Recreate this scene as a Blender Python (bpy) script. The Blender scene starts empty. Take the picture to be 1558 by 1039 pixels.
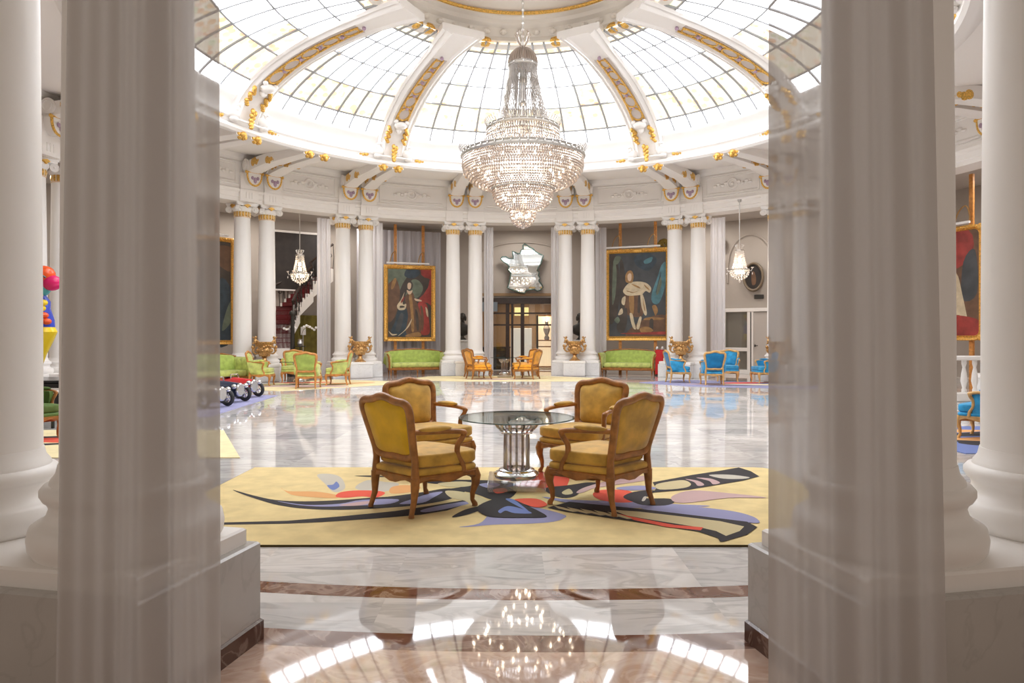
import bpy, math, random
from mathutils import Matrix, Vector
random.seed(7)
SC = bpy.context.scene
COL = SC.collection
PI = math.pi
R_ = math.radians
sin, cos = math.sin, math.cos

# ------------------------------------------------------------------ mesh builder
class MB:
    def __init__(s):
        s.v = []; s.f = []; s.m = []; s.uv = None; s.M = Matrix.Identity(4)
    def add(s, vs, fs, mat=0):
        b = len(s.v)
        M = s.M
        s.v += [tuple(M @ Vector(p)) for p in vs]
        for f in fs:
            s.f.append([b + i for i in f]); s.m.append(mat)
    def box(s, c, d, mat=0, rz=0.0):
        x, y, z = d[0]/2, d[1]/2, d[2]/2
        vs = [(-x,-y,-z),(x,-y,-z),(x,y,-z),(-x,y,-z),(-x,-y,z),(x,-y,z),(x,y,z),(-x,y,z)]
        ca, sa = cos(rz), sin(rz)
        vs = [(c[0]+a*ca-b*sa, c[1]+a*sa+b*ca, c[2]+e) for a, b, e in vs]
        s.add(vs, [(3,2,1,0),(4,5,6,7),(0,1,5,4),(1,2,6,5),(2,3,7,6),(3,0,4,7)], mat)
    def bbox(s, c, d, mat=0, bev=0.01, rz=0.0):
        # box with chamfered vertical and top edges
        x, y, z = d[0]/2, d[1]/2, d[2]/2
        b = min(bev, x*.9, y*.9, z*.9)
        def ring(k, zz):
            return [(-x+k,-y,zz),(x-k,-y,zz),(x,-y+k,zz),(x,y-k,zz),(x-k,y,zz),(-x+k,y,zz),(-x,y-k,zz),(-x,-y+k,zz)]
        def ring2(zz):
            X, Y = x-b, y-b
            return [(-X,-Y,zz)]*0 + [(-x+b*1.2,-y+b,zz),(x-b*1.2,-y+b,zz),(x-b,-y+b*1.2,zz),(x-b,y-b*1.2,zz),(x-b*1.2,y-b,zz),(-x+b*1.2,y-b,zz),(-x+b,y-b*1.2,zz),(-x+b,-y+b*1.2,zz)]
        rings = [ring2(-z), ring(b,-z+b), ring(b,z-b), ring2(z)]
        ca, sa = cos(rz), sin(rz)
        rr = [[(c[0]+p*ca-q*sa, c[1]+p*sa+q*ca, c[2]+e) for p, q, e in r] for r in rings]
        s.loft(rr, mat)
    def loft(s, rings, mat=0, closed=True, caps=True):
        n = len(rings[0]); vs = [p for r in rings for p in r]; fs = []
        for i in range(len(rings)-1):
            for j in range(n if closed else n-1):
                k = (j+1) % n
                fs.append((i*n+j, i*n+k, (i+1)*n+k, (i+1)*n+j))
        if caps and closed:
            fs.append(tuple(range(n-1, -1, -1)))
            o = (len(rings)-1)*n
            fs.append(tuple(o+i for i in range(n)))
        s.add(vs, fs, mat)
    def lathe(s, prof, n=32, mat=0, c=(0,0,0), arc=None, close=False):
        # prof: list of (r,z)
        full = arc is None
        a0, a1 = (0, 2*PI) if full else arc
        m = n if full else n+1
        vs = []; fs = []
        for i in range(m):
            a = a0 + (a1-a0)*i/n
            for r, z in prof:
                vs.append((c[0]+r*sin(a), c[1]+r*cos(a), c[2]+z))
        k = len(prof)
        for i in range(n):
            j = (i+1) % m if full else i+1
            for q in range(k if close else k-1):
                w = (q+1) % k
                fs.append((i*k+q, i*k+w, j*k+w, j*k+q))
        if not full and close:
            fs.append(tuple(range(k))); fs.append(tuple((m-1)*k+q for q in range(k-1,-1,-1)))
        s.add(vs, fs, mat)
    def tube(s, pts, rad, n=8, mat=0, closed=False, up=None):
        P = [Vector(p) for p in pts]; N = len(P)
        if not isinstance(rad, (list, tuple)): rad = [rad]*N
        elif isinstance(rad, tuple): rad = [rad]*N
        rings = []
        prev = None
        for i in range(N):
            if closed: t = P[(i+1) % N]-P[i-1]
            elif i == 0: t = P[1]-P[0]
            elif i == N-1: t = P[-1]-P[-2]
            else: t = P[i+1]-P[i-1]
            if t.length < 1e-9: t = Vector((0,0,1))
            t.normalize()
            if up is not None: u = Vector(up)
            elif prev is not None: u = prev
            else: u = Vector((0,0,1)) if abs(t.z) < .9 else Vector((1,0,0))
            a = u - t*u.dot(t)
            if a.length < 1e-6: a = Vector((1,0,0)) - t*t.x
            a.normalize(); b = t.cross(a); prev = a
            r = rad[i]; ra, rb = (r if isinstance(r, tuple) else (r, r))
            rings.append([tuple(P[i]+a*(ra*cos(2*PI*q/n))+b*(rb*sin(2*PI*q/n))) for q in range(n)])
        if closed:
            rings.append(rings[0]); s.loft(rings, mat, caps=False)
        else: s.loft(rings, mat)
    def ell(s, c, r, mat=0, nu=12, nv=8, M=None):
        vs = []; fs = []
        M = M or Matrix.Identity(3)
        for i in range(nv+1):
            p = PI*i/nv - PI/2
            for j in range(nu):
                a = 2*PI*j/nu
                q = M @ Vector((r[0]*cos(p)*cos(a), r[1]*cos(p)*sin(a), r[2]*sin(p)))
                vs.append((c[0]+q.x, c[1]+q.y, c[2]+q.z))
        for i in range(nv):
            for j in range(nu):
                k = (j+1) % nu
                fs.append((i*nu+j, i*nu+k, (i+1)*nu+k, (i+1)*nu+j))
        s.add(vs, fs, mat)
    def octa(s, c, r, h, mat=0):
        x, y, z = c
        s.add([(x,y,z+h),(x+r,y,z),(x,y+r,z),(x-r,y,z),(x,y-r,z),(x,y,z-h)],
              [(0,1,2),(0,2,3),(0,3,4),(0,4,1),(5,2,1),(5,3,2),(5,4,3),(5,1,4)], mat)
    def prism(s, poly, z0, z1, mat=0):
        n = len(poly)
        vs = [(p[0],p[1],z0) for p in poly]+[(p[0],p[1],z1) for p in poly]
        fs = [tuple(range(n-1,-1,-1)), tuple(range(n, 2*n))]
        for i in range(n):
            j = (i+1) % n
            fs.append((i, j, n+j, n+i))
        s.add(vs, fs, mat)
    def flat(s, poly3, mat=0):
        s.add(poly3, [tuple(range(len(poly3)))], mat)
    def grid(s, fn, nu, nv, mat=0, uvs=False):
        b = len(s.f)
        vs = [fn(i/nu, j/nv) for i in range(nu+1) for j in range(nv+1)]
        fs = []
        for i in range(nu):
            for j in range(nv):
                fs.append((i*(nv+1)+j, (i+1)*(nv+1)+j, (i+1)*(nv+1)+j+1, i*(nv+1)+j+1))
        s.add(vs, fs, mat)
        if uvs:
            s.uv = {}
            for i in range(nu):
                for j in range(nv):
                    s.uv[b+i*nv+j] = [(i/nu,j/nv),((i+1)/nu,j/nv),((i+1)/nu,(j+1)/nv),(i/nu,(j+1)/nv)]
    def build(s, name, mats, parent=None, sharp=35, smooth=True, loc=None):
        me = bpy.data.meshes.new(name)
        me.from_pydata(s.v, [], s.f)
        if not isinstance(mats, (list, tuple)): mats = [mats]
        for m in mats: me.materials.append(m)
        for p, mi in zip(me.polygons, s.m): p.material_index = mi
        if s.uv:
            ul = me.uv_layers.new(name='UVMap')
            for fi, cs in s.uv.items():
                for li, c in zip(me.polygons[fi].loop_indices, cs): ul.data[li].uv = c
        me.update()
        if smooth:
            for p in me.polygons: p.use_smooth = True
            try: me.set_sharp_from_angle(angle=R_(sharp))
            except Exception: pass
        o = bpy.data.objects.new(name, me); COL.objects.link(o)
        if parent: o.parent = parent
        if loc: o.location = loc
        return o

def cr(pts, n=4, closed=True):
    """Catmull-Rom through 2D or 3D points"""
    P = [Vector(p) for p in pts]; N = len(P); out = []
    rng = range(N) if closed else range(N-1)
    for i in rng:
        if closed: a, b, c, d = P[i-1], P[i], P[(i+1) % N], P[(i+2) % N]
        else: a, b, c, d = P[max(i-1,0)], P[i], P[i+1], P[min(i+2,N-1)]
        for k in range(n):
            t = k/n
            out.append(tuple(.5*((2*b)+(c-a)*t+(2*a-5*b+4*c-d)*t*t+(3*b-a-3*c+d)*t**3)))
    if not closed: out.append(tuple(P[-1]))
    return out

def empty(name, loc=(0,0,0), rz=0.0):
    o = bpy.data.objects.new(name, None); COL.objects.link(o)
    o.empty_display_size = .1
    o.location = loc; o.rotation_euler = (0,0,rz)
    return o
def tag(o, label=None, cat=None, group=None, kind=None):
    if label: o['label'] = label
    if cat: o['category'] = cat
    if group: o['group'] = group
    if kind: o['kind'] = kind
    return o
def struct(o): o['kind'] = 'structure'; return o
KIDS = {}
def copy_tree(o, parent=None):
    c = o.copy(); COL.objects.link(c)
    if parent: c.parent = parent
    for ch in [q for q in bpy.data.objects if q.parent == o]: copy_tree(ch, c)
    return c
def rebase(root, dx=0, dy=0, dz=0):
    root.location.x += dx; root.location.y += dy; root.location.z += dz
    for ch in [q for q in bpy.data.objects if q.parent == root]:
        ch.location.x -= dx; ch.location.y -= dy; ch.location.z -= dz
def dup(o, loc, rz, label, group=None):
    c = copy_tree(o); c.location = loc; c.rotation_euler = (0,0,rz); c['label'] = label
    if group: c['group'] = group
    return c

# ------------------------------------------------------------------ materials
def srgb(r, g, b):
    f = lambda c: (c/255/12.92 if c/255 <= .04045 else ((c/255+.055)/1.055)**2.4)
    return (f(r), f(g), f(b), 1)
MATS = {}
def mat(name, col, rough=.5, metal=0.0, var=0.0, vscale=8.0, bump=0.0, bscale=60.0, spec=None, coat=0.0, sheen=0.0, col2=None):
    m = bpy.data.materials.new(name); m.use_nodes = True
    nt = m.node_tree; p = nt.nodes['Principled BSDF']
    p.inputs['Base Color'].default_value = col
    p.inputs['Roughness'].default_value = rough
    p.inputs['Metallic'].default_value = metal
    if spec is not None: p.inputs['Specular IOR Level'].default_value = spec
    if coat: p.inputs['Coat Weight'].default_value = coat
    if sheen: p.inputs['Sheen Weight'].default_value = sheen; p.inputs['Sheen Roughness'].default_value = .4
    tc = nt.nodes.new('ShaderNodeTexCoord')
    if var or col2:
        n = nt.nodes.new('ShaderNodeTexNoise'); n.inputs['Scale'].default_value = vscale; n.inputs['Detail'].default_value = 5
        nt.links.new(tc.outputs['Object'], n.inputs['Vector'])
        r = nt.nodes.new('ShaderNodeValToRGB')
        c2 = col2 or tuple(min(1, c*(1-var)) for c in col[:3])+(1,)
        c1 = col if col2 else tuple(min(1, c*(1+var*.6)) for c in col[:3])+(1,)
        r.color_ramp.elements[0].position = .35; r.color_ramp.elements[0].color = c2
        r.color_ramp.elements[1].position = .65; r.color_ramp.elements[1].color = c1
        nt.links.new(n.outputs['Fac'], r.inputs['Fac']); nt.links.new(r.outputs['Color'], p.inputs['Base Color'])
    if bump:
        n2 = nt.nodes.new('ShaderNodeTexNoise'); n2.inputs['Scale'].default_value = bscale; n2.inputs['Detail'].default_value = 3
        nt.links.new(tc.outputs['Object'], n2.inputs['Vector'])
        b = nt.nodes.new('ShaderNodeBump'); b.inputs['Strength'].default_value = bump; b.inputs['Distance'].default_value = .01
        nt.links.new(n2.outputs['Fac'], b.inputs['Height']); nt.links.new(b.outputs['Normal'], p.inputs['Normal'])
    return m
def emis(name, col, st):
    m = bpy.data.materials.new(name); m.use_nodes = True
    p = m.node_tree.nodes['Principled BSDF']
    p.inputs['Base Color'].default_value = col
    p.inputs['Emission Color'].default_value = col; p.inputs['Emission Strength'].default_value = st
    return m

WHITE = mat('white_paint', (.91,.885,.855,1), .42)
WHITE2 = mat('white_plaster', (.91,.87,.825,1), .6)
WARMW = mat('ivory_plaster', (.84,.80,.74,1), .55)
GOLD = mat('gold_leaf', srgb(232,186,98), .4, .7, var=.35, vscale=30, bump=.4, bscale=50)
GOLDF = mat('gilded_frame', srgb(236,182,92), .4, .5, var=.3, vscale=25, bump=.5, bscale=40)
BRONZE = mat('gilded_bronze', srgb(212,168,110), .35, .7, var=.4, vscale=25, bump=.5, bscale=45)
BRASS = mat('brass', srgb(178,140,90), .35, .8)
STEEL = mat('silver_metal', (.55,.53,.50,1), .35, .8)
DARKM = mat('dark_metal', (.05,.045,.04,1), .4, .5)
TAUPE = mat('taupe_wall_paint', srgb(176,166,156), .7)
GREYW = mat('grey_wall_paint', srgb(196,188,180), .7)
WOODF = mat('carved_beech', srgb(164,108,50), .38, var=.3, vscale=14, bump=.15, bscale=40)
WOODL = mat('honey_wood', srgb(205,140,72), .4, var=.25, vscale=14)
WOODD = mat('dark_wood', srgb(52,36,26), .4, var=.3, vscale=10)
VELV = mat('ochre_velvet', srgb(208,164,70), .75, var=.28, vscale=7, sheen=.5, bump=.1, bscale=90)
VELVB = mat('mustard_velvet_back', srgb(228,182,28), .75, var=.12, vscale=6, sheen=.3, bump=.1, bscale=90)
YEL = mat('orange_yellow_velvet', srgb(244,170,50), .75, var=.2, vscale=8, sheen=.3)
GRN = mat('green_velvet', srgb(200,210,120), .75, var=.25, vscale=7, sheen=.3)
GRND = mat('deep_green_velvet', srgb(172,192,94), .75, var=.2, vscale=7, sheen=.3)
BLU = mat('blue_velvet', srgb(50,156,206), .75, var=.3, vscale=7, sheen=.3)
BLUD = mat('deep_blue_velvet', srgb(20,124,178), .75, var=.2, vscale=7, sheen=.3)
CREAMW = mat('pale_gold_wood', srgb(214,168,104), .45, var=.2, vscale=14)
BLACK = mat('black_lacquer', (.012,.012,.013,1), .2)
RED = mat('red_carpet', srgb(120,28,34), .8)
RED2 = mat('red_paint', srgb(196,30,36), .35)
NAVY = mat('navy_paint', srgb(38,48,72), .3)
OLIVE = mat('olive_drape', srgb(120,108,44), .8, var=.25, vscale=4)
SCREEN = mat('dark_canvas', srgb(46,38,34), .6, var=.3, vscale=3)
RUBBER = mat('tyre_rubber', (.03,.03,.032,1), .6)
CHROME = mat('chrome', (.75,.75,.76,1), .15, 1.0)

def marble(name, base, vein, scale=1.2, rough=.25, amount=.5):
    m = bpy.data.materials.new(name); m.use_nodes = True
    nt = m.node_tree; p = nt.nodes['Principled BSDF']; L = nt.links
    tc = nt.nodes.new('ShaderNodeTexCoord')
    n = nt.nodes.new('ShaderNodeTexNoise'); n.inputs['Scale'].default_value = scale; n.inputs['Detail'].default_value = 8; n.inputs['Distortion'].default_value = 2.2
    L.new(tc.outputs['Object'], n.inputs['Vector'])
    r = nt.nodes.new('ShaderNodeValToRGB'); e = r.color_ramp.elements
    e[0].position = .3; e[0].color = base
    e[1].position = .8; e[1].color = base
    a = r.color_ramp.elements.new(.47); a.color = base
    b = r.color_ramp.elements.new(.5); b.color = tuple(base[i]*(1-amount)+vein[i]*amount for i in range(3))+(1,)
    c = r.color_ramp.elements.new(.54); c.color = base
    L.new(n.outputs['Fac'], r.inputs['Fac'])
    n2 = nt.nodes.new('ShaderNodeTexNoise'); n2.inputs['Scale'].default_value = scale*.7; n2.inputs['Detail'].default_value = 4
    L.new(tc.outputs['Object'], n2.inputs['Vector'])
    mx = nt.nodes.new('ShaderNodeMix'); mx.data_type = 'RGBA'; mx.blend_type = 'MULTIPLY'; mx.inputs[0].default_value = .5
    r2 = nt.nodes.new('ShaderNodeValToRGB'); r2.color_ramp.elements[0].position = .3; r2.color_ramp.elements[0].color = (.72,.72,.72,1); r2.color_ramp.elements[1].position = .7
    L.new(n2.outputs['Fac'], r2.inputs['Fac'])
    L.new(r.outputs['Color'], mx.inputs[6]); L.new(r2.outputs['Color'], mx.inputs[7])
    L.new(mx.outputs[2], p.inputs['Base Color'])
    p.inputs['Roughness'].default_value = rough
    return m
MARB = marble('grey_marble', (.53,.51,.485,1), (.25,.23,.21,1), 2.6, .22, .16)
MARBW = marble('white_marble', (.84,.83,.82,1), (.5,.49,.48,1), 1.8, .25, .2)
MARBB = marble('brown_marble', (.10,.045,.03,1), (.35,.24,.19,1), 3.0, .15, .6)

def floor_mat():
    m = bpy.data.materials.new('polished_marble_floor'); m.use_nodes = True
    nt = m.node_tree; p = nt.nodes['Principled BSDF']; L = nt.links; N = nt.nodes.new
    tc = N('ShaderNodeTexCoord')
    def math_(op, a, b=None):
        q = N('ShaderNodeMath'); q.operation = op
        for i, x in enumerate((a, b)):
            if x is None: continue
            if isinstance(x, (int, float)): q.inputs[i].default_value = x
            else: L.new(x, q.inputs[i])
        return q.outputs[0]
    def ramp(f, els):
        r = N('ShaderNodeValToRGB'); e = r.color_ramp.elements
        e[0].position, e[0].color = els[0]; e[1].position, e[1].color = els[-1]
        for pos, c in els[1:-1]:
            k = e.new(pos); k.color = c
        L.new(f, r.inputs['Fac']); return r.outputs['Color']
    def mix(fac, a, b, bt='MIX'):
        q = N('ShaderNodeMix'); q.data_type = 'RGBA'; q.blend_type = bt
        for i, x in ((0, fac), (6, a), (7, b)):
            if isinstance(x, (int, float)): q.inputs[i].default_value = x
            elif isinstance(x, tuple): q.inputs[i].default_value = x
            else: L.new(x, q.inputs[i])
        return q.outputs[2]
    sep = N('ShaderNodeSeparateXYZ'); L.new(tc.outputs['Object'], sep.inputs[0])
    r = math_('SQRT', math_('ADD', math_('MULTIPLY', sep.outputs[0], sep.outputs[0]), math_('MULTIPLY', sep.outputs[1], sep.outputs[1])))
    # tiles
    sc = .62
    fx = math_('FLOOR', math_('MULTIPLY', sep.outputs[0], 1/.9)); fy = math_('FLOOR', math_('MULTIPLY', sep.outputs[1], 1/.55))
    cmb = N('ShaderNodeCombineXYZ'); L.new(fx, cmb.inputs[0]); L.new(fy, cmb.inputs[1])
    wn = N('ShaderNodeTexWhiteNoise'); wn.noise_dimensions = '2D'; L.new(cmb.outputs[0], wn.inputs['Vector'])
    # veins: offset coordinates per tile
    off = N('ShaderNodeVectorMath'); off.operation = 'SCALE'; L.new(wn.outputs['Color'], off.inputs[0]); off.inputs['Scale'].default_value = 30
    add = N('ShaderNodeVectorMath'); add.operation = 'ADD'; L.new(tc.outputs['Object'], add.inputs[0]); L.new(off.outputs[0], add.inputs[1])
    mp = N('ShaderNodeMapping'); L.new(add.outputs[0], mp.inputs[0]); mp.inputs['Scale'].default_value = (.8,2.4,1); mp.inputs['Rotation'].default_value = (0,0,.25)
    no = N('ShaderNodeTexNoise'); no.inputs['Scale'].default_value = 1.5; no.inputs['Detail'].default_value = 8; no.inputs['Distortion'].default_value = 1.6
    L.new(mp.outputs[0], no.inputs['Vector'])
    white = ramp(no.outputs['Fac'], [(.25,(.56,.545,.53,1)),(.42,(.78,.765,.75,1)),(.50,(.60,.59,.58,1)),(.55,(.82,.805,.79,1)),(.8,(.70,.69,.68,1))])
    tone = ramp(wn.outputs['Value'], [(0,(.74,.74,.75,1)),(.35,(.86,.85,.84,1)),(.7,(.98,.97,.96,1)),(1,(1,.97,.95,1))])
    base = mix(1.0, white, tone, 'MULTIPLY')
    pinkn = N('ShaderNodeTexNoise'); pinkn.inputs['Scale'].default_value = 2.5; pinkn.inputs['Detail'].default_value = 8; pinkn.inputs['Distortion'].default_value = 2.5
    L.new(tc.outputs['Object'], pinkn.inputs['Vector'])
    pink = ramp(pinkn.outputs['Fac'], [(.3,(.46,.30,.22,1)),(.48,(.68,.50,.40,1)),(.52,(.55,.37,.28,1)),(.7,(.72,.57,.48,1))])
    brown = ramp(pinkn.outputs['Fac'], [(.3,(.13,.055,.035,1)),(.5,(.20,.095,.065,1)),(.53,(.36,.24,.19,1)),(.7,(.12,.05,.03,1))])
    def band(lo, hi): return math_('MULTIPLY', math_('GREATER_THAN', r, lo), math_('LESS_THAN', r, hi))
    c = mix(band(10.80,10.97), base, brown)
    c = mix(band(11.42,11.60), c, brown)
    c = mix(band(11.60,14.2), c, pink)
    L.new(c, p.inputs['Base Color'])
    p.inputs['Roughness'].default_value = .035
    p.inputs['IOR'].default_value = 1.85
    return m
FLOORM = floor_mat()

def sheer(name, col, tr=.25, transp=.12):
    m = bpy.data.materials.new(name); m.use_nodes = True
    nt = m.node_tree; L = nt.links; N = nt.nodes.new
    nt.nodes.remove(nt.nodes['Principled BSDF']); out = nt.nodes['Material Output']
    d = N('ShaderNodeBsdfDiffuse'); d.inputs[0].default_value = col
    t = N('ShaderNodeBsdfTranslucent'); t.inputs[0].default_value = col
    a = N('ShaderNodeMixShader'); a.inputs[0].default_value = tr; L.new(d.outputs[0], a.inputs[1]); L.new(t.outputs[0], a.inputs[2])
    x = N('ShaderNodeBsdfTransparent'); b = N('ShaderNodeMixShader'); b.inputs[0].default_value = transp
    L.new(a.outputs[0], b.inputs[1]); L.new(x.outputs[0], b.inputs[2]); L.new(b.outputs[0], out.inputs[0])
    return m
SHEER = sheer('sheer_voile', (.545,.51,.485,1), .30, .19)
SHEERF = sheer('white_voile', (.90,.885,.90,1), .4, .04)
DRAPE = sheer('lavender_grey_drape', (.62,.60,.63,1), .25, .0)

def glass(name, col, rough=0.02, transp=.75):
    m = bpy.data.materials.new(name); m.use_nodes = True
    nt = m.node_tree; L = nt.links; N = nt.nodes.new
    nt.nodes.remove(nt.nodes['Principled BSDF']); out = nt.nodes['Material Output']
    t = N('ShaderNodeBsdfTransparent'); t.inputs[0].default_value = col
    g = N('ShaderNodeBsdfGlossy'); g.inputs['Roughness'].default_value = rough
    fr = N('ShaderNodeFresnel'); geo = N('ShaderNodeNewGeometry'); io = N('ShaderNodeMath'); io.operation = 'MULTIPLY_ADD'
    io.inputs[1].default_value = 1/1.5-1.5; io.inputs[2].default_value = 1.5; L.new(geo.outputs['Backfacing'], io.inputs[0]); L.new(io.outputs[0], fr.inputs[0])
    mu = N('ShaderNodeMath'); mu.operation = 'MAXIMUM'; mu.inputs[1].default_value = 1-transp; L.new(fr.outputs[0], mu.inputs[0])
    a = N('ShaderNodeMixShader'); L.new(mu.outputs[0], a.inputs[0]); L.new(t.outputs[0], a.inputs[1]); L.new(g.outputs[0], a.inputs[2])
    L.new(a.outputs[0], out.inputs[0]); return m
GLASST = glass('green_tinted_glass', (.80,.87,.85,1), .01, .94)
GLASSC = glass('clear_pane', (.86,.87,.86,1), .01, .94)
GLASSE = mat('glass_edge', (.03,.07,.06,1), .1)
ACRY = glass('clear_acrylic', (.90,.86,.86,1), .03, .82)
CRYS = bpy.data.materials.new('cut_crystal'); CRYS.use_nodes = True
def _crys(m, col, transp):
    nt = m.node_tree; L = nt.links; N = nt.nodes.new
    nt.nodes.remove(nt.nodes['Principled BSDF']); out = nt.nodes['Material Output']
    t = N('ShaderNodeBsdfTransparent'); t.inputs[0].default_value = (.97,.95,.93,1)
    g = N('ShaderNodeBsdfGlossy'); g.inputs['Roughness'].default_value = .12; g.inputs[0].default_value = (1,.97,.93,1)
    d = N('ShaderNodeBsdfTranslucent'); d.inputs[0].default_value = col
    d2 = N('ShaderNodeBsdfDiffuse'); d2.inputs[0].default_value = col
    b0 = N('ShaderNodeMixShader'); b0.inputs[0].default_value = .5; L.new(d.outputs[0], b0.inputs[1]); L.new(d2.outputs[0], b0.inputs[2])
    a = N('ShaderNodeMixShader'); a.inputs[0].default_value = .35; L.new(b0.outputs[0], a.inputs[1]); L.new(g.outputs[0], a.inputs[2])
    b = N('ShaderNodeMixShader'); b.inputs[0].default_value = transp; L.new(a.outputs[0], b.inputs[1]); L.new(t.outputs[0], b.inputs[2])
    L.new(b.outputs[0], out.inputs[0])
_crys(CRYS, (.47,.385,.325,1), .18)
CRYSC = bpy.data.materials.new('crystal_strand'); CRYSC.use_nodes = True
_crys(CRYSC, (.33,.30,.28,1), .12)
CRYSW = bpy.data.materials.new('bright_crystal'); CRYSW.use_nodes = True; _crys(CRYSW, (.88,.84,.80,1), .10)
BULB = emis('warm_bulb', (1,.82,.62,1), 15.0)
MIRROR = mat('mirror_glass', (.74,.78,.78,1), .01, 1.0)
MIRROR_RIM = mat('mirror_bevel', (.10,.16,.14,1), .1, .6)

# stained glass of the skylight (lit by the sky above it)
def stained():
    m = bpy.data.materials.new('stained_skylight_glass'); m.use_nodes = True
    nt = m.node_tree; L = nt.links; N = nt.nodes.new
    p = nt.nodes['Principled BSDF']
    uv = N('ShaderNodeUVMap'); uv.uv_map = 'UVMap'
    sep = N('ShaderNodeSeparateXYZ'); L.new(uv.outputs[0], sep.inputs[0])
    tc = N('ShaderNodeTexCoord')
    def M(op, a, b=None, c=None):
        q = N('ShaderNodeMath'); q.operation = op
        for i, x in enumerate((a, b, c)):
            if x is None: continue
            if isinstance(x, (int, float)): q.inputs[i].default_value = x
            else: L.new(x, q.inputs[i])
        return q.outputs[0]
    def mix(f, a, b):
        q = N('ShaderNodeMix'); q.data_type = 'RGBA'
        for i, x in ((0, f), (6, a), (7, b)):
            if isinstance(x, (int, float, tuple)): q.inputs[i].default_value = x
            else: L.new(x, q.inputs[i])
        return q.outputs[2]
    v = sep.outputs[1]; u = sep.outputs[0]
    def band(lo, hi, x=v): return M('MULTIPLY', M('GREATER_THAN', x, lo), M('LESS_THAN', x, hi))
    noz = N('ShaderNodeTexNoise'); noz.inputs['Scale'].default_value = 1.6; noz.inputs['Detail'].default_value = 2; L.new(tc.outputs['Object'], noz.inputs['Vector'])
    vor = N('ShaderNodeTexVoronoi'); vor.inputs['Scale'].default_value = 5.2; L.new(tc.outputs['Object'], vor.inputs['Vector'])
    vr = N('ShaderNodeValToRGB'); e = vr.color_ramp.elements
    e[0].position = 0; e[0].color = (.10,.038,.009,1); e[1].position = 1; e[1].color = (.115,.088,.036,1)
    for pos, c in ((.25,(.112,.066,.016,1)),(.5,(.105,.06,.042,1)),(.75,(.075,.095,.052,1))):
        k = e.new(pos); k.color = c
    cs = N('ShaderNodeSeparateColor'); L.new(vor.outputs['Color'], cs.inputs[0]); L.new(cs.outputs[0], vr.inputs['Fac'])
    blob = M('MULTIPLY', M('LESS_THAN', vor.outputs['Distance'], .50), M('GREATER_THAN', noz.outputs['Fac'], .45))
    cream = (.122,.108,.080,1); white = (.95,.98,1.04,1)
    bl = band(.14,.385)                       # flower frieze
    # panels with an upright figure-like bouquet near both ends of each window
    pu = M('ADD', band(.10,.24,u), band(.76,.90,u))
    bf = M('MULTIPLY', band(.385,.60), pu)
    bt = band(.90,1.01)
    c = mix(bl, white, cream)
    c = mix(bt, c, (.135,.124,.088,1))
    c = mix(bf, c, (.135,.125,.105,1))
    fac = M('MULTIPLY', blob, M('MAXIMUM', M('MAXIMUM', bl, bt), bf))
    c = mix(fac, c, vr.outputs['Color'])
    L.new(c, p.inputs['Emission Color'])
    p.inputs['Emission Strength'].default_value = GLASS_L
    p.inputs['Base Color'].default_value = (.8,.8,.8,1); p.inputs['Roughness'].default_value = .3
    return m
GLASS_L = 3.7
STAIN = stained()

# ------------------------------------------------------------------ scene frame
F = 1060.0; HZ = 512.0; CAMH = 1.45
CX, CY, RR = .2, 14.8, 11.8           # centre of the round hall, radius of the column ring
def pol(t, r, z=0.0):
    t = R_(t); return (CX+r*sin(t), CY+r*cos(t), z)
def gp(x, y, z=0.0):                  # photo pixel -> point on the plane of height z
    Y = (CAMH-z)*F/(y-HZ); return ((x-779)/F*Y, Y, z)
def frame_at(t, r, z=0.0):            # local frame: +y looks to the hall centre
    p = pol(t, r, z)
    return p, PI - R_(t)
# ================================================================== SETTING
C0 = (CX, CY, 0)
# floor: disc, object origin at hall centre so that the rings follow the hall
mb = MB(); mb.lathe([(0,-.12),(17.5,-.12),(17.5,0),(0,0)], 96, 0)
fl = mb.build('floor', FLOORM, loc=C0); struct(fl)

# entablature: architrave, frieze, top moulding (ring)
mb = MB()
arch = [(12.15,5.74),(11.46,5.74),(11.46,5.86),(11.43,5.88),(11.43,6.02),(11.38,6.06),(11.36,6.12),(11.45,6.14),
        (11.45,6.24),(11.43,6.26),(11.43,6.28),(11.45,6.30),(11.45,7.02),(11.42,7.05),(11.36,7.10),(11.33,7.2),(11.33,7.3),(12.15,7.3)]
mb.lathe(arch, 128, 0, close=True)
tr = mb.build('trim_1', WHITE2, loc=C0, sharp=25); struct(tr)
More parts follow.
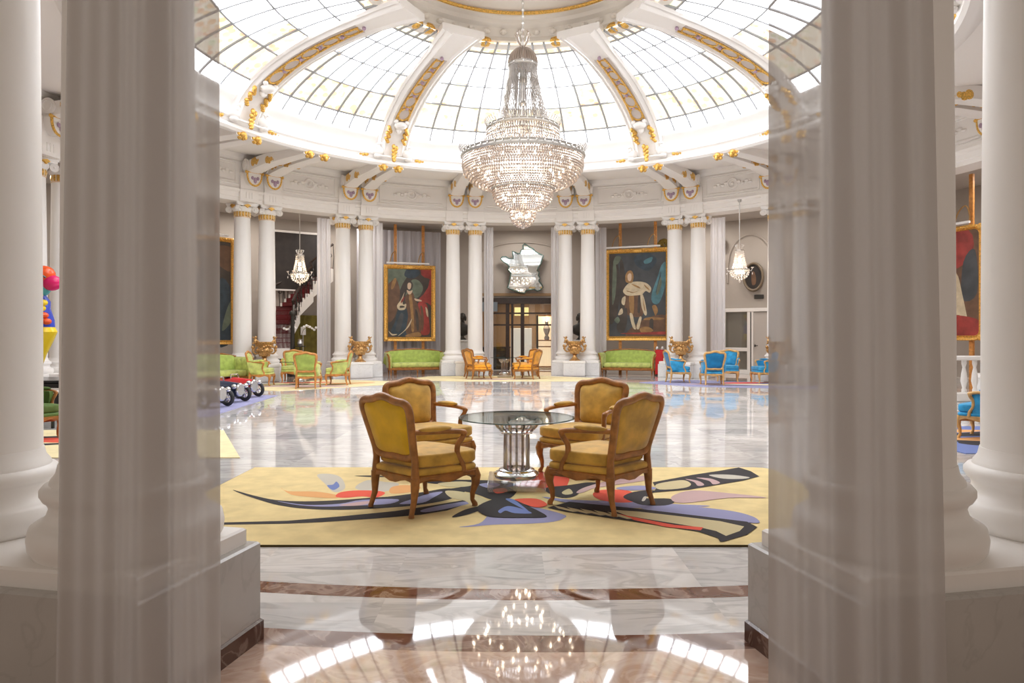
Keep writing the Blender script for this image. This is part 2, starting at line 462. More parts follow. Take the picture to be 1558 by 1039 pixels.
# frieze panel mouldings between column pairs and a relief rosette in each
PAIRS = {'A':-47.05,'B':-29.8,'C':-9.85,'D':10.95,'E':30.8,'A2':48.2,'Z':-63,'Z2':64,'G':-78.8,'G2':83.0}
order = ['G','Z','A','B','C','D','E','A2','Z2','G2']
ents = []
for a, b in zip(order[:-1], order[1:]):
    t0, t1 = PAIRS[a]+4.1, PAIRS[b]-4.1
    mb = MB()
    A0, A1 = R_(t0), R_(t1)
    for z in (6.33, 6.97):
        mb.lathe([(11.455,z-.035),(11.40,z-.02),(11.40,z+.02),(11.455,z+.035)], 16, 0, arc=(A0,A1), close=True)
        mb.lathe([(11.455,z-.03+.012*0+.06*(1 if z<6.5 else -1)),(11.435,z+.06*(1 if z<6.5 else -1)),(11.455,z+.03+.06*(1 if z<6.5 else -1))], 16, 0, arc=(A0+.006,A1-.006), close=True)
    for t in (t0, t1):
        p = pol(t, 11.44, 6.65); mb.box((p[0]-CX,p[1]-CY,p[2]), (.04,.04,.66), 0, -R_(t))
    tm = (t0+t1)/2; p = pol(tm, 11.43, 6.65); q = (p[0]-CX, p[1]-CY, p[2])
    w = (cos(R_(tm)), -sin(R_(tm)))
    mb.tube([(q[0]+w[0]*.16*cos(k*PI/8), q[1]+w[1]*.16*cos(k*PI/8), q[2]+.16*sin(k*PI/8)) for k in range(16)], .04, 6, 0, closed=True)
    mb.ell(q, (.06,.06,.06), 0)
    for sgn in (-1, 1):
        for k in range(4):
            d = sgn*(.22+.13*k)
            mb.ell((q[0]+w[0]*d, q[1]+w[1]*d, q[2]+.03*(-1)**k), (.08,.06,.06-.007*k), 0, 8, 6, Matrix.Rotation(-R_(tm),3,'Z'))
    o = mb.build('relief_panel', WHITE2, tr); ents.append(o)

# cove between frieze and inner cornice
mb = MB()
cove = [(11.36,7.28)] + [(8.25+3.1*cos(k*PI/16)**1.0*(1), 6.92+.36*(1-sin(k*PI/16))**1.3) for k in range(1,9)] + [(8.25,7.1),(11.36,7.45)]
mb.lathe([(11.36,7.24),(10.9,7.16),(10.2,7.06),(9.4,6.98),(8.6,6.93),(8.22,6.92),(8.22,7.12),(11.36,7.5)], 128, 0, close=True)
struct(mb.build('trim_2', WHITE2, loc=C0, sharp=60))
# inner cornice ring and ledge below the glass
mb = MB()
mb.lathe([(8.40,6.92),(8.28,6.80),(8.14,6.76),(8.0,6.76),(7.93,6.82),(7.93,6.90),(7.99,6.94),(7.95,7.02),(7.88,7.06),(7.88,7.16),(7.96,7.2),(7.95,7.26),
          (7.86,7.45),(7.72,7.63),(7.78,7.70),(8.3,7.72),(8.45,7.2)], 160, 0, close=True)
struct(mb.build('trim_3', WHITE, loc=C0, sharp=30))

# ---- skylight: glass bays between ribs
def dome(ph, off=0.0):
    ph = R_(ph); return (2.6+(5.4+off)*cos(ph), 6.9+(2.1+off)*sin(ph))
RIBS = [-29.8, 30.6, 64.5, 116, 150.2, 209.8, 244, 295.5]
ROWS = [20.3, 29, 45, 58, 69.5, 78, 84.5]
for i in range(8):
    t0 = RIBS[i]; t1 = RIBS[(i+1) % 8]
    if t1 < t0: t1 += 360
    w = t1-t0
    nc = max(4, round((w-6)/5.6)) if w > 50 else 7
    e = empty(f'window_{i+1}', C0); struct(e)
    mb = MB()
    def fn(u, v, t0=t0, t1=t1):
        r, z = dome(20.3+(84.5-20.3)*v); a = R_(t0+(t1-t0)*u); return (r*sin(a), r*cos(a), z)
    mb.grid(fn, 40, 30, 0, uvs=True)
    mb.build('glass_pane', STAIN, e)
    mm = MB()
    a0, a1 = t0+3.0, t1-3.0
    for k in range(nc+1):
        a = R_(a0+(a1-a0)*k/nc)
        pts = [(dome(ph,-.015)[0]*sin(a), dome(ph,-.015)[0]*cos(a), dome(ph,-.015)[1]) for ph in [20.3+64.2*q/16 for q in range(17)]]
        mm.tube(pts, (.034,.03), 6, 0)
    for ph in ROWS[1:-1]:
        r, z = dome(ph, -.015)
        mm.tube([(r*sin(R_(t0+(t1-t0)*q/30)), r*cos(R_(t0+(t1-t0)*q/30)), z) for q in range(31)], .030, 6, 0)
    mm.build('glazing_bars', mat('glazing_bar_grey', (.36,.37,.38,1), .5) if i == 0 else bpy.data.materials['glazing_bar_grey'], e)

# ---- ribs with gilded guilloche, wheat drops and shells
LILAC = mat('lilac_stucco', srgb(176,150,170), .5)
for i, t in enumerate(RIBS):
    e = empty(f'trim_{i+4}', C0); struct(e)
    a = R_(t); rad = Vector((sin(a), cos(a), 0)); tan = Vector((cos(a), -sin(a), 0))
    def at(ph, d, off):
        r, z = dome(ph, off); p = rad*r + tan*d; return (p.x, p.y, z)
    mb = MB()
    sect = [(-.50,.10),(-.50,-.05),(-.44,-.10),(-.40,-.06),(-.35,-.12),(-.29,-.15),(-.24,-.10),(.24,-.10),(.29,-.15),(.35,-.12),(.40,-.06),(.44,-.10),(.50,-.05),(.50,.10)]
    rings = []
    for q in range(25):
        ph = 5+83*q/24
        k = 1.0 - .10*q/24 + (.25*max(0,(q-20)/4))
        rings.append([at(ph, d*k, o) for d, o in sect])
    mb.loft(rings, 0)
    rb = mb.build('rib', WHITE, e, sharp=30)
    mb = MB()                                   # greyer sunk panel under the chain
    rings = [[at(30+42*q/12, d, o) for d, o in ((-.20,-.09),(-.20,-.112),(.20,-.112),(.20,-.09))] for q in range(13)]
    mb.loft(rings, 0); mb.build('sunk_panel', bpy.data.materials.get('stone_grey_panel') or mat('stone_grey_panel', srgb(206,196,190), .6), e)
    mb = MB()
    for ph in (36, 44.5, 53, 61.5, 69):          # interlaced ovals
        s = 1-.012*(ph-36)
        pts = []
        for q in range(16):
            b = 2*PI*q/16
            pts.append(at(ph+4.0*s*cos(b), .17*s*sin(b), -.125))
        mb.tube(pts, .03*s, 6, 0, closed=True)
        c = at(ph+4.2, 0, -.14); mb.ell(c, (.05,.05,.05), 1, 8, 6)
    for sgn in (-1, 1):
        pts = [at(32+40*q/14, sgn*.185*(1-.012*40*q/14), -.13) for q in range(15)]
        mb.tube(pts, [.022+.008*(q % 2) for q in range(15)], 6, 0)
    mb.build('gilded_chain', [GOLD, LILAC], e)
    mb = MB()
    for (ph, d) in ((21,-.27),(21,.27)):
        for q in range(9):
            mb.ell(at(ph+5-1.35*q, d+.04*((q*7) % 3-1), -.17), (.06,.06,.075-.004*q), 0, 7, 5)
    for q in range(12):
        mb.ell(at(8.5-1.15*q+3.5, .05*((q*5) % 3-1)*(1-q/14), -.26), (.06,.06,.08-.003*q), 0, 7, 5)
    for sgn in (-1, 1):                          # leaf sprays on the ledge
        for q in range(6):
            mb.ell(at(3.5-.3*(q % 2), sgn*(.82+.10*q), -.06), (.085-.008*q,.075-.008*q,.06), 0, 7, 5)
    mb.build('gilded_sheaf', GOLD, e)
    mb = MB()
    for sgn in (-1, 1):
        mb.ell(at(7, sgn*.48, -.14), (.17,.17,.15), 0); mb.ell(at(10, sgn*.52, -.2), (.09,.09,.09), 0); mb.ell(at(2.5, sgn*.50, -.18), (.12,.12,.07), 0)
        mb.tube([at(10.5, sgn*.60, -.16), at(12.5, sgn*.55, -.22), at(13.5, sgn*.45, -.2), at(12, sgn*.4, -.2)], .035, 6, 0)
    mb.ell(at(28.5, 0, -.2), (.20,.20,.11), 0); mb.ell(at(31, -.17, -.18), (.07,.07,.06), 0); mb.ell(at(31, .17, -.18), (.07,.07,.06), 0); mb.ell(at(25, 0, -.19), (.1,.1,.1), 0)
    mb.tube([at(3,-.6,-.2), at(3,.6,-.2)], .03, 6, 0)
    mb.build('stucco_shell', WHITE, e)

# ---- round ceiling above the hall (oculus with mouldings)
mb = MB()
mb.lathe([(3.75,9.12),(3.55,8.98),(3.36,8.94),(3.22,8.97),(3.16,9.06),(3.22,9.16),(3.30,9.22),(3.30,9.45),(3.2,9.52),(3.18,9.62),(3.06,9.66),(3.02,9.78),(2.8,9.84),(2.6,9.84),(2.5,9.9),(0,9.95),(0,10.1),(3.9,10.1)], 96, 0)
ce = mb.build('ceiling', WARMW, loc=C0, sharp=30); struct(ce)
mb = MB(); mb.lathe([(3.02+.045*cos(k*PI/4), 9.72+.045*sin(k*PI/4)) for k in range(8)], 96, 0, close=True)
mb.lathe([(2.52+.03*cos(k*PI/4), 9.86+.03*sin(k*PI/4)) for k in range(8)], 96, 0, close=True)
mb.build('gilded_ring', GOLD, ce)
mb = MB()
for t in RIBS:
    for d in (-14, 14):
        a = R_(t+d); p = (3.30*sin(a), 3.30*cos(a), 9.05)
        mb.ell(p, (.2,.2,.12), 0, 10, 6)
    a = R_(t); p = (3.34*sin(a), 3.34*cos(a), 9.2); mb.ell(p, (.12,.12,.08), 0, 8, 6)
mb.build('gilded_boss', GOLD, ce)
mb = MB()
for k in range(48):
    a = 2*PI*k/48; mb.ell((3.26*sin(a), 3.26*cos(a), 9.33), (.10,.10,.07), 0, 7, 5)
mb.build('egg_moulding', WARMW, ce)

# ---- ambulatory: outer wall, its ceiling
mb = MB(); A115 = R_(112)
def wall_arc(r0, r1, z0, z1, a0, a1, m=0, n=24): mb.lathe([(r0,z0),(r1,z0),(r1,z1),(r0,z1)], n, m, arc=(R_(a0),R_(a1)), close=True)
DOOR0, DOOR1 = -5.6, 7.0
wall_arc(15.2, 15.5, 0, 6.0, -112, DOOR0, 0, 40); wall_arc(15.2, 15.5, 0, 6.0, DOOR1, 112, 0, 40); wall_arc(15.2, 15.5, 2.93, 6.0, DOOR0, DOOR1, 0, 8)
wb = mb.build('wall_back', TAUPE, loc=C0); struct(wb)
mb = MB()                                     # shallow arch mouldings on the wall
def arch_trim(tc, wdeg, z0, zs, rise, r=15.17, rad=.035):
    pts = []
    hw = R_(wdeg)
    for q in range(25):
        u = -1+2*q/24; a = R_(tc)+hw*u; pts.append((r*sin(a), r*cos(a), zs+rise*math.sqrt(max(0,1-u*u))))
    a0 = R_(tc)-hw; a1 = R_(tc)+hw
    pts = [(r*sin(a0), r*cos(a0), z0)]+pts+[(r*sin(a1), r*cos(a1), z0)]
    mb.tube(pts, rad, 6, 0)
arch_trim(.9, 7.2, 2.95, 4.75, .75); arch_trim(36.5, 3.3, 3.55, 4.2, 1.2); arch_trim(20, 5, 2.5, 4.4, .9)
mb.build('arch_moulding', TAUPE, wb)
mb = MB(); mb.lathe([(11.9,6.0),(15.6,6.0),(15.6,6.2),(11.9,6.2)], 96, 0, close=True)
struct(mb.build('trim_12', GREYW, loc=C0))
mb = MB()
for a0, a1 in ((-112,DOOR0),(DOOR1,112)): mb.lathe([(15.21,0),(15.16,0),(15.16,.16),(15.19,.2),(15.21,.2)], 30, 0, arc=(R_(a0),R_(a1)), close=True)
struct(mb.build('baseboard_back', GREYW, loc=C0))

# ================================================================== COLUMNS
def shaft_profile(r0, r1, z0, z1, n=14):
    return [(r0+(r1-r0)*((k/n)**1.6), z0+(z1-z0)*k/n) for k in range(n+1)]
def column_parts(root, r0, r1, zb, zt, full=True, seg=40):
    """zb plinth top, zt underside of the architrave"""
    k = r0/.29
    base = [(0,zb),(.385*k,zb),(.405*k,zb+.03),(.41*k,zb+.07),(.40*k,zb+.115),(.375*k,zb+.13),(.355*k,zb+.135),(.335*k,zb+.16),(.325*k,zb+.19),(.335*k,zb+.215),(.35*k,zb+.225),
            (.362*k,zb+.245),(.362*k,zb+.265),(.345*k,zb+.285),(.325*k,zb+.29),(.32*k,zb+.305),(.30*k,zb+.33),(.29*k,zb+.37)]
    mb = MB(); mb.lathe(base+[(0,zb+.37)], seg, 0); mb.build('base', WHITE, root, sharp=50)
    mb = MB(); mb.lathe([(0,zb+.36)]+shaft_profile(r0-.004, r1, zb+.36, zt-.455)+[(r1+.015,zt-.45),(r1+.015,zt-.44),(0,zt-.44)], seg, 0); mb.build('shaft', WHITE, root, sharp=50)
    if not full: return
    # neck with gilded flutes
    mb = MB(); mb.lathe([(0,zt-.46),(r1+.012,zt-.46),(r1+.012,zt-.44),(r1-.01,zt-.435),(r1-.01,zt-.26),(0,zt-.26)], seg, 0)
    for q in range(16):
        a = 2*PI*q/16; mb.ell(((r1-.006)*sin(a), (r1-.006)*cos(a), zt-.345), (.032,.032,.09), 0, 6, 6)
    nk = mb.build('gilded_neck', GOLD, root)
    mb = MB()
    for q in range(16):
        a = 2*PI*(q+.5)/16; mb.tube([((r1)*sin(a), (r1)*cos(a), zt-.43), ((r1)*sin(a), (r1)*cos(a), zt-.27)], .018, 5, 0)
    mb.build('cream_flute', bpy.data.materials.get('cream_paint_flute') or mat('cream_paint_flute', srgb(244,226,190), .5), nk)
    mb = MB()
    mb.lathe([(0,zt-.29),(r1+.01,zt-.28),(r1+.05,zt-.24),(r1+.08,zt-.18),(r1+.06,zt-.12),(0,zt-.12)], 24, 0)
    # diagonal scrolls and curved abacus
    for q in range(4):
        a = PI/4+q*PI/2; d = (sin(a), cos(a)); tn = (cos(a), -sin(a))
        c = (d[0]*(r1+.17), d[1]*(r1+.17), zt-.20)
        rr = []
        for w in (-.055, .055):
            rr.append([(c[0]+tn[0]*w+d[0]*.10*cos(b), c[1]+tn[1]*w+d[1]*.10*cos(b), c[2]+.10*sin(b)) for b in [2*PI*x/14 for x in range(14)]])
        mb.loft(rr, 0)
        for w in (-.06, .06): mb.ell((c[0]+tn[0]*w, c[1]+tn[1]*w, c[2]), (.03,.03,.03), 0, 6, 5)
        mb.tube([(c[0]-d[0]*.02, c[1]-d[1]*.02, zt-.10), (d[0]*r1, d[1]*r1, zt-.10)], (.05,.03), 6, 0)
    W = r1+.17
    ab = []
    for q in range(4):
        a = PI/4+q*PI/2; b = a+PI/2
        p0 = Vector((sin(a), cos(a)))*(W*1.22); p1 = Vector((sin(b), cos(b)))*(W*1.22)
        n_ = -(p0+p1).normalized()
        tdir = (p1-p0).normalized()
        ab.append(tuple(p0+tdir*.03))
        for x in (.25,.5,.75): ab.append(tuple(p0.lerp(p1, x)+n_*(.10*4*x*(1-x))))
        ab.append(tuple(p1-tdir*.03))
    mb.prism(ab, zt-.10, zt-.05, 0); mb.prism([(p[0]*1.06, p[1]*1.06) for p in ab], zt-.05, zt+.005, 0)
    cap = mb.build('capital', WHITE, root, sharp=40)
    mb = MB()
    for q in range(4):
        a = q*PI/2; d = (sin(a), cos(a)); tn = (cos(a), -sin(a)); R0 = r1+.10
        pts = [(-.11,0),(-.04,.035),(0,.045),(.04,.035),(.11,0),(.04,-.035),(0,-.075),(-.04,-.035)]
        f = [(d[0]*(R0+.02)+tn[0]*x, d[1]*(R0+.02)+tn[1]*x, zt-.095+y) for x, y in pts]
        b_ = [(d[0]*(R0-.05)+tn[0]*x, d[1]*(R0-.05)+tn[1]*x, zt-.095+y) for x, y in pts]
        mb.loft([b_, f], 0)
    mb.build('gilded_leaf', GOLD, cap)

PLT = .56
WHERE = {'A':'left of the staircase','B':'between staircase and red-draped portrait','C':'left of the central doorway','D':'right of the central doorway',
 'E':'right of the teal-draped portrait','A2':'partly behind the right sheer curtain','Z':'hidden behind the left sheer curtain','Z2':'wholly hidden by right sheer curtain',
 'G':'in the gap at the left edge','G2':'behind outer column at right edge'}
col_proto = None; plinth_proto = None
for key in order:
    t = PAIRS[key]
    for sgn in (-1, 1):
        tt = t+sgn*2.05
        p, rz = frame_at(tt, RR)
        side = 'left' if sgn < 0 else 'right'
        lab = f'white round column, {side} one of the pair {WHERE[key]}'
        if col_proto is None:
            col_proto = empty('column', p, rz); tag(col_proto, lab, 'column', 'white columns around the hall')
            column_parts(col_proto, .29, .245, PLT, 5.74); rebase(col_proto, dz=PLT)
        else: dup(col_proto, (p[0],p[1],PLT), rz, lab)
    p, rz = frame_at(t, RR)
    lab = f'white marble plinth of the column pair {WHERE[key]}'
    if plinth_proto is None:
        plinth_proto = empty('plinth', p, rz); tag(plinth_proto, lab, 'plinth', 'marble plinths under far column pairs')
        mb = MB(); mb.bbox((0,-.02,.235), (1.80,.98,.47), 0, .012); mb.bbox((.0,.66,.235), (.80,.46,.47), 0, .012); mb.build('marble_block', MARBW, plinth_proto)
        mb = MB(); mb.bbox((0,-.02,.515), (1.74,.92,.09), 0, .012); mb.bbox((0,.66,.515), (.84,.48,.09), 0, .012); mb.build('top_slab', WHITE, plinth_proto)
    else: dup(plinth_proto, p, rz, lab)

# brackets (scroll consoles) above each column, dosseret block with flutes below
def console(root):
    # local: origin at frieze face (r=11.45), +y to the hall centre
    mb = MB(); rings = []
    for q in range(15):
        u = q/14; y = 3.42*u
        zc = 6.80+.10*sin(PI*u)*(1 if u < .5 else .6)+.02*u
        hw = .23-.05*u; th = .17-.05*u
        rings.append([(-hw,y,zc-th),(-hw*.55,y,zc-th-.03),(hw*.55,y,zc-th-.03),(hw,y,zc-th),(hw,y,zc+th),(-hw,y,zc+th)])
    mb.loft(rings, 0)
    beam = mb.build('beam', WHITE2, root, sharp=30)
    mb = MB()                                   # half-round drop at the foot
    poly = [(-.245,0)]+[(.245*-cos(PI*q/12), -.40*sin(PI*q/12)**.8) for q in range(1,12)]+[(.245,0)]
    mb.loft([[(x,-.02,6.64+z) for x, z in poly], [(x,.30,6.64+z) for x, z in poly], [(x*.8,.34,6.63+z*.8) for x, z in poly]], 0)
    drop = mb.build('drop', WHITE2, root)
    mb = MB()
    mb.tube([(x*1.0,.31,6.64+z*1.0) for x, z in poly], .032, 6, 0); mb.tube([(-.28,.32,6.645),(.28,.32,6.645)], .028, 6, 0)
    mb.ell((.28,.32,6.645),(.045,.045,.045),0,8,6); mb.ell((-.28,.32,6.645),(.045,.045,.045),0,8,6)
    mb.build('gilded_edge', GOLD, drop)
    mb = MB()
    mb.ell((0,.36,6.40),(.06,.03,.10),0,8,6); mb.ell((-.09,.36,6.47),(.05,.03,.06),0,8,6); mb.ell((.09,.36,6.47),(.05,.03,.06),0,8,6)
    mb.build('painted_flower', LILAC, drop)
    for x in (-.25, .25):                        # volute discs on the flanks
        mb = MB(); rr = []
        for w in (-.03, .03): rr.append([(x+w, .22+.19*cos(b), 6.88+.19*sin(b)) for b in [2*PI*k/18 for k in range(18)]])
        mb.loft(rr, 0)
        mb.tube([(x+(.035 if x > 0 else -.035), .22+.12*cos(b), 6.88+.12*sin(b)) for b in [2*PI*k/14 for k in range(14)]], .02, 5, 0, closed=True)
        mb.build('volute', WHITE2, root)
    for x in (-1, 1):
        mb = MB()
        for q in range(7): mb.ell((x*(.225-.004*q*3), .62+.10*q, 6.90-.012*q+.05*(q % 2)), (.035,.11,.13-.013*q), 0, 7, 5)
        for q in range(6): mb.ell((x*(.21-.012*q), 1.45+.11*q, 6.84-.005*q-.03*(q % 2)), (.035,.11,.115-.012*q), 0, 7, 5)
        mb.build('gilded_acanthus', GOLD, root)
    mb = MB(); mb.ell((0,3.44,6.72),(.10,.12,.09),0,10,8); mb.ell((0,3.54,6.64),(.05,.05,.07),0,8,6)
    for q in range(6): mb.ell((.11*cos(q*PI/3),3.40,6.74+.10*sin(q*PI/3)),(.06,.07,.06),0,7,5)
    mb.build('gilded_acorn', GOLD, root)
con = None
for key in order:
    for sgn in (-1, 1):
        p, rz = frame_at(PAIRS[key]+sgn*1.75, 11.45)
        side = 'left' if sgn < 0 else 'right'
        lab = f'white gilded scroll bracket, {side} of two, above columns {WHERE[key]}'
        if con is None:
            con = empty('scroll_bracket', p, rz); tag(con, lab, 'bracket', 'scroll brackets under the cornice'); console(con); rebase(con, dz=6.2)
        else: dup(con, (p[0],p[1],6.2), rz, lab)
        # dosseret block on the architrave (part of the entablature)
mb = MB()
for key in order:
    for sgn in (-1, 1):
        t = PAIRS[key]+sgn*2.05; a = R_(t)
        for (rr, w, z0, z1) in ((11.41,.62,5.75,6.13),):
            mb.box((rr*sin(a), rr*cos(a), (z0+z1)/2), (w,.14,z1-z0), 0, -a)
        mb.box((11.42*sin(a), 11.42*cos(a), 6.4), (.56,.10,.52), 0, -a)
        for d in (-.10, 0, .10):
            x = 11.34*sin(a)+cos(a)*d; y = 11.34*cos(a)-sin(a)*d
            mb.box((x, y, 5.95), (.035,.03,.20), 0, -a)
mb.build('fluted_block', WHITE2, tr, smooth=False)

# ---------- foreground: plinths, columns
def near_plinth(sx, P, tabs, labels, plab):
    th = 12; u = (-sin(R_(th))*sx, cos(R_(th))); w = (cos(R_(th))*sx, sin(R_(th)))
    e = empty('plinth', (P[0]-u[0]*.38+w[0]*.95, P[1]-u[1]*.38+w[1]*.95, 0)); tag(e, plab, 'plinth')
    o = e.location
    def L(a, b): return (P[0]+w[0]*a-u[0]*b-o[0], P[1]+w[1]*a-u[1]*b-o[1])
    W, D = 1.95, .80
    def ringp(k, kk=None):
        pts = [L(k,k), L(W-k,k), L(W-k,D-k), L(k,D-k)]
        return pts if sx < 0 else pts
    def pr(k, z0, z1, m, name, par=e):
        mb = MB(); pts = ringp(k)
        b = .01
        pts2 = ringp(k+b)
        mb.loft([[(x,y,z0) for x, y in pts], [(x,y,z1-b) for x, y in pts], [(x,y,z1) for x, y in pts2]], 0)
        return mb.build(name, m, par)
    pr(0, .10, .47, MARB, 'marble_block'); pr(-.012, 0, .10, MARBB, 'brown_skirting'); pr(.045, .47, .545, WHITE, 'top_slab')
    for (ta, tb), lab in zip(tabs, labels):
        x, y = P[0]+w[0]*ta-u[0]*tb, P[1]+w[1]*ta-u[1]*tb
        c = empty('column', (x, y, 0)); tag(c, lab, 'column')
        column_parts(c, .27, .225, .545, 5.74, seg=56); rebase(c, dz=.545)
near_plinth(-1, (-1.207,3.34), ((.40,.37),(1.28,.33)),
    ('thick white column half hidden behind the left sheer curtain','thick white column cut off by the left edge'), 'grey marble plinth carrying the two thick columns at the left')
near_plinth(1, (1.125,3.32), ((.44,.37),(1.36,.33)),
    ('thick white column half hidden behind the right sheer curtain','thick white column cut off by the right edge'), 'grey marble plinth carrying the two thick columns at the right')

# ---------- sheer curtains
def curtain(name, pts_top, pts_bot, z0, z1, folds, amp, m, label, cat, group=None, th=.004, nu=160, nv=24, seed=1):
    rnd = random.Random(seed); ph = [rnd.uniform(0, 2*PI) for _ in range(5)]; fr = [folds*(.55+.35*k) for k in range(5)]
    mb = MB()
    A0, A1 = Vector(pts_top[0]), Vector(pts_top[1]); B0, B1 = Vector(pts_bot[0]), Vector(pts_bot[1])
    n = (A1-A0); n = Vector((-n.y, n.x)).normalized()
    def fn(u, v, o=0):
        p = B0.lerp(B1, u).lerp(A0.lerp(A1, u), v)
        d = sum(sin(2*PI*fr[k]*u+ph[k]+.35*sin(2.2*v+ph[k]))*amp*(1,.55,.4,.25,.15)[k] for k in range(5))
        d *= (1.0-.25*v)
        q = p+n*(d+o); return (q.x, q.y, z0+(z1-z0)*v)
    mb.grid(fn, nu, nv, 0)
    o = mb.build(name, m, sharp=80); tag(o, label, cat, group)
    return o
kc = 2.3/F
curtain('sheer_curtain', (((133-779)*kc,2.30),((323-779)*kc,2.34)), (((100-779)*kc,2.28),((331-779)*kc,2.32)), .005, 5.6, 4.5, .028, SHEER,
        'wide greyish sheer curtain hanging at the left of the opening', 'curtain', seed=5)
curtain('sheer_curtain', (((1181-779)*kc,2.34),((1383-779)*kc,2.30)), (((1172-779)*kc,2.32),((1433-779)*kc,2.28)), .005, 5.6, 4.5, .028, SHEER,
        'wide greyish sheer curtain hanging at the right of the opening', 'curtain', seed=11)
def far_curtain(t, w, label, r=12.5, m=SHEERF, z1=5.72, folds=5, seed=3, nu=60):
    p = pol(t, r); a = R_(t); tn = (cos(a), -sin(a))
    a0 = (p[0]-tn[0]*w/2, p[1]-tn[1]*w/2); a1 = (p[0]+tn[0]*w/2, p[1]+tn[1]*w/2)
    curtain('curtain', (a0, a1), (a0, a1), .01, z1, folds, .035, m, label, 'curtain', 'curtains between the far columns', nu=nu, nv=6, seed=seed)
far_curtain(-34.0, .50, 'white gathered curtain right of the spiral staircase', seed=1)
far_curtain(-25.3, .60, 'white gathered curtain left of the red-draped portrait', seed=2)
far_curtain(-5.1, .36, 'white gathered curtain at the left side of the doorway', seed=3)
far_curtain(6.9, .36, 'white gathered curtain at the right side of the doorway', seed=4)
far_curtain(14.7, .42, 'white gathered curtain left of the teal-draped portrait', r=12.95, seed=5)
far_curtain(27.2, .42, 'white gathered curtain right of the teal-draped portrait', r=12.8, seed=6)
far_curtain(35.1, .55, 'white gathered curtain left of the oval portrait', seed=7)
far_curtain(-19.6, 3.4, 'lavender grey drape covering the bay behind the red-draped portrait', r=14.1, m=DRAPE, folds=16, seed=8, nu=220)
far_curtain(-55.3, 2.6, 'grey drape behind the portrait at the left sheer curtain', r=14.1, m=DRAPE, folds=12, seed=9, nu=160)
# ================================================================== SEATING
BACK_OUT = [(0,.455),(.11,.448),(.19,.458),(.228,.49),(.24,.56),(.255,.66),(.274,.78),(.283,.86),(.272,.912),(.238,.938),(.18,.943),(.12,.953),(.07,.970),(0,.982)]
BACK_OUT = [(x, .455+(z-.455)*.935) for x, z in BACK_OUT]
def back_y(z): return -.262-(z-.45)*.24
def back_outline(k=1.0, n=3):
    half = BACK_OUT
    full = half + [(-x, z) for x, z in reversed(half[1:-1])]
    pts = cr(full, n)
    zc = .70
    return [(x*k, zc+(z-zc)*k) for x, z in pts]
SEAT = [(0,.315),(.17,.305),(.28,.285),(.325,.25),(.33,.17),(.31,0),(.28,-.15),(.25,-.255),(.22,-.285),(.1,-.29),(-.1,-.29),(-.22,-.285),(-.25,-.255),(-.28,-.15),(-.31,0),(-.33,.17),(-.325,.25),(-.28,.285),(-.17,.305)]
SEATC = cr(SEAT, 3)
def pillow(mb, outline, prof, m=0):
    mb.loft([[(x*k, y*k, z) for x, y in outline] for k, z in prof], m)

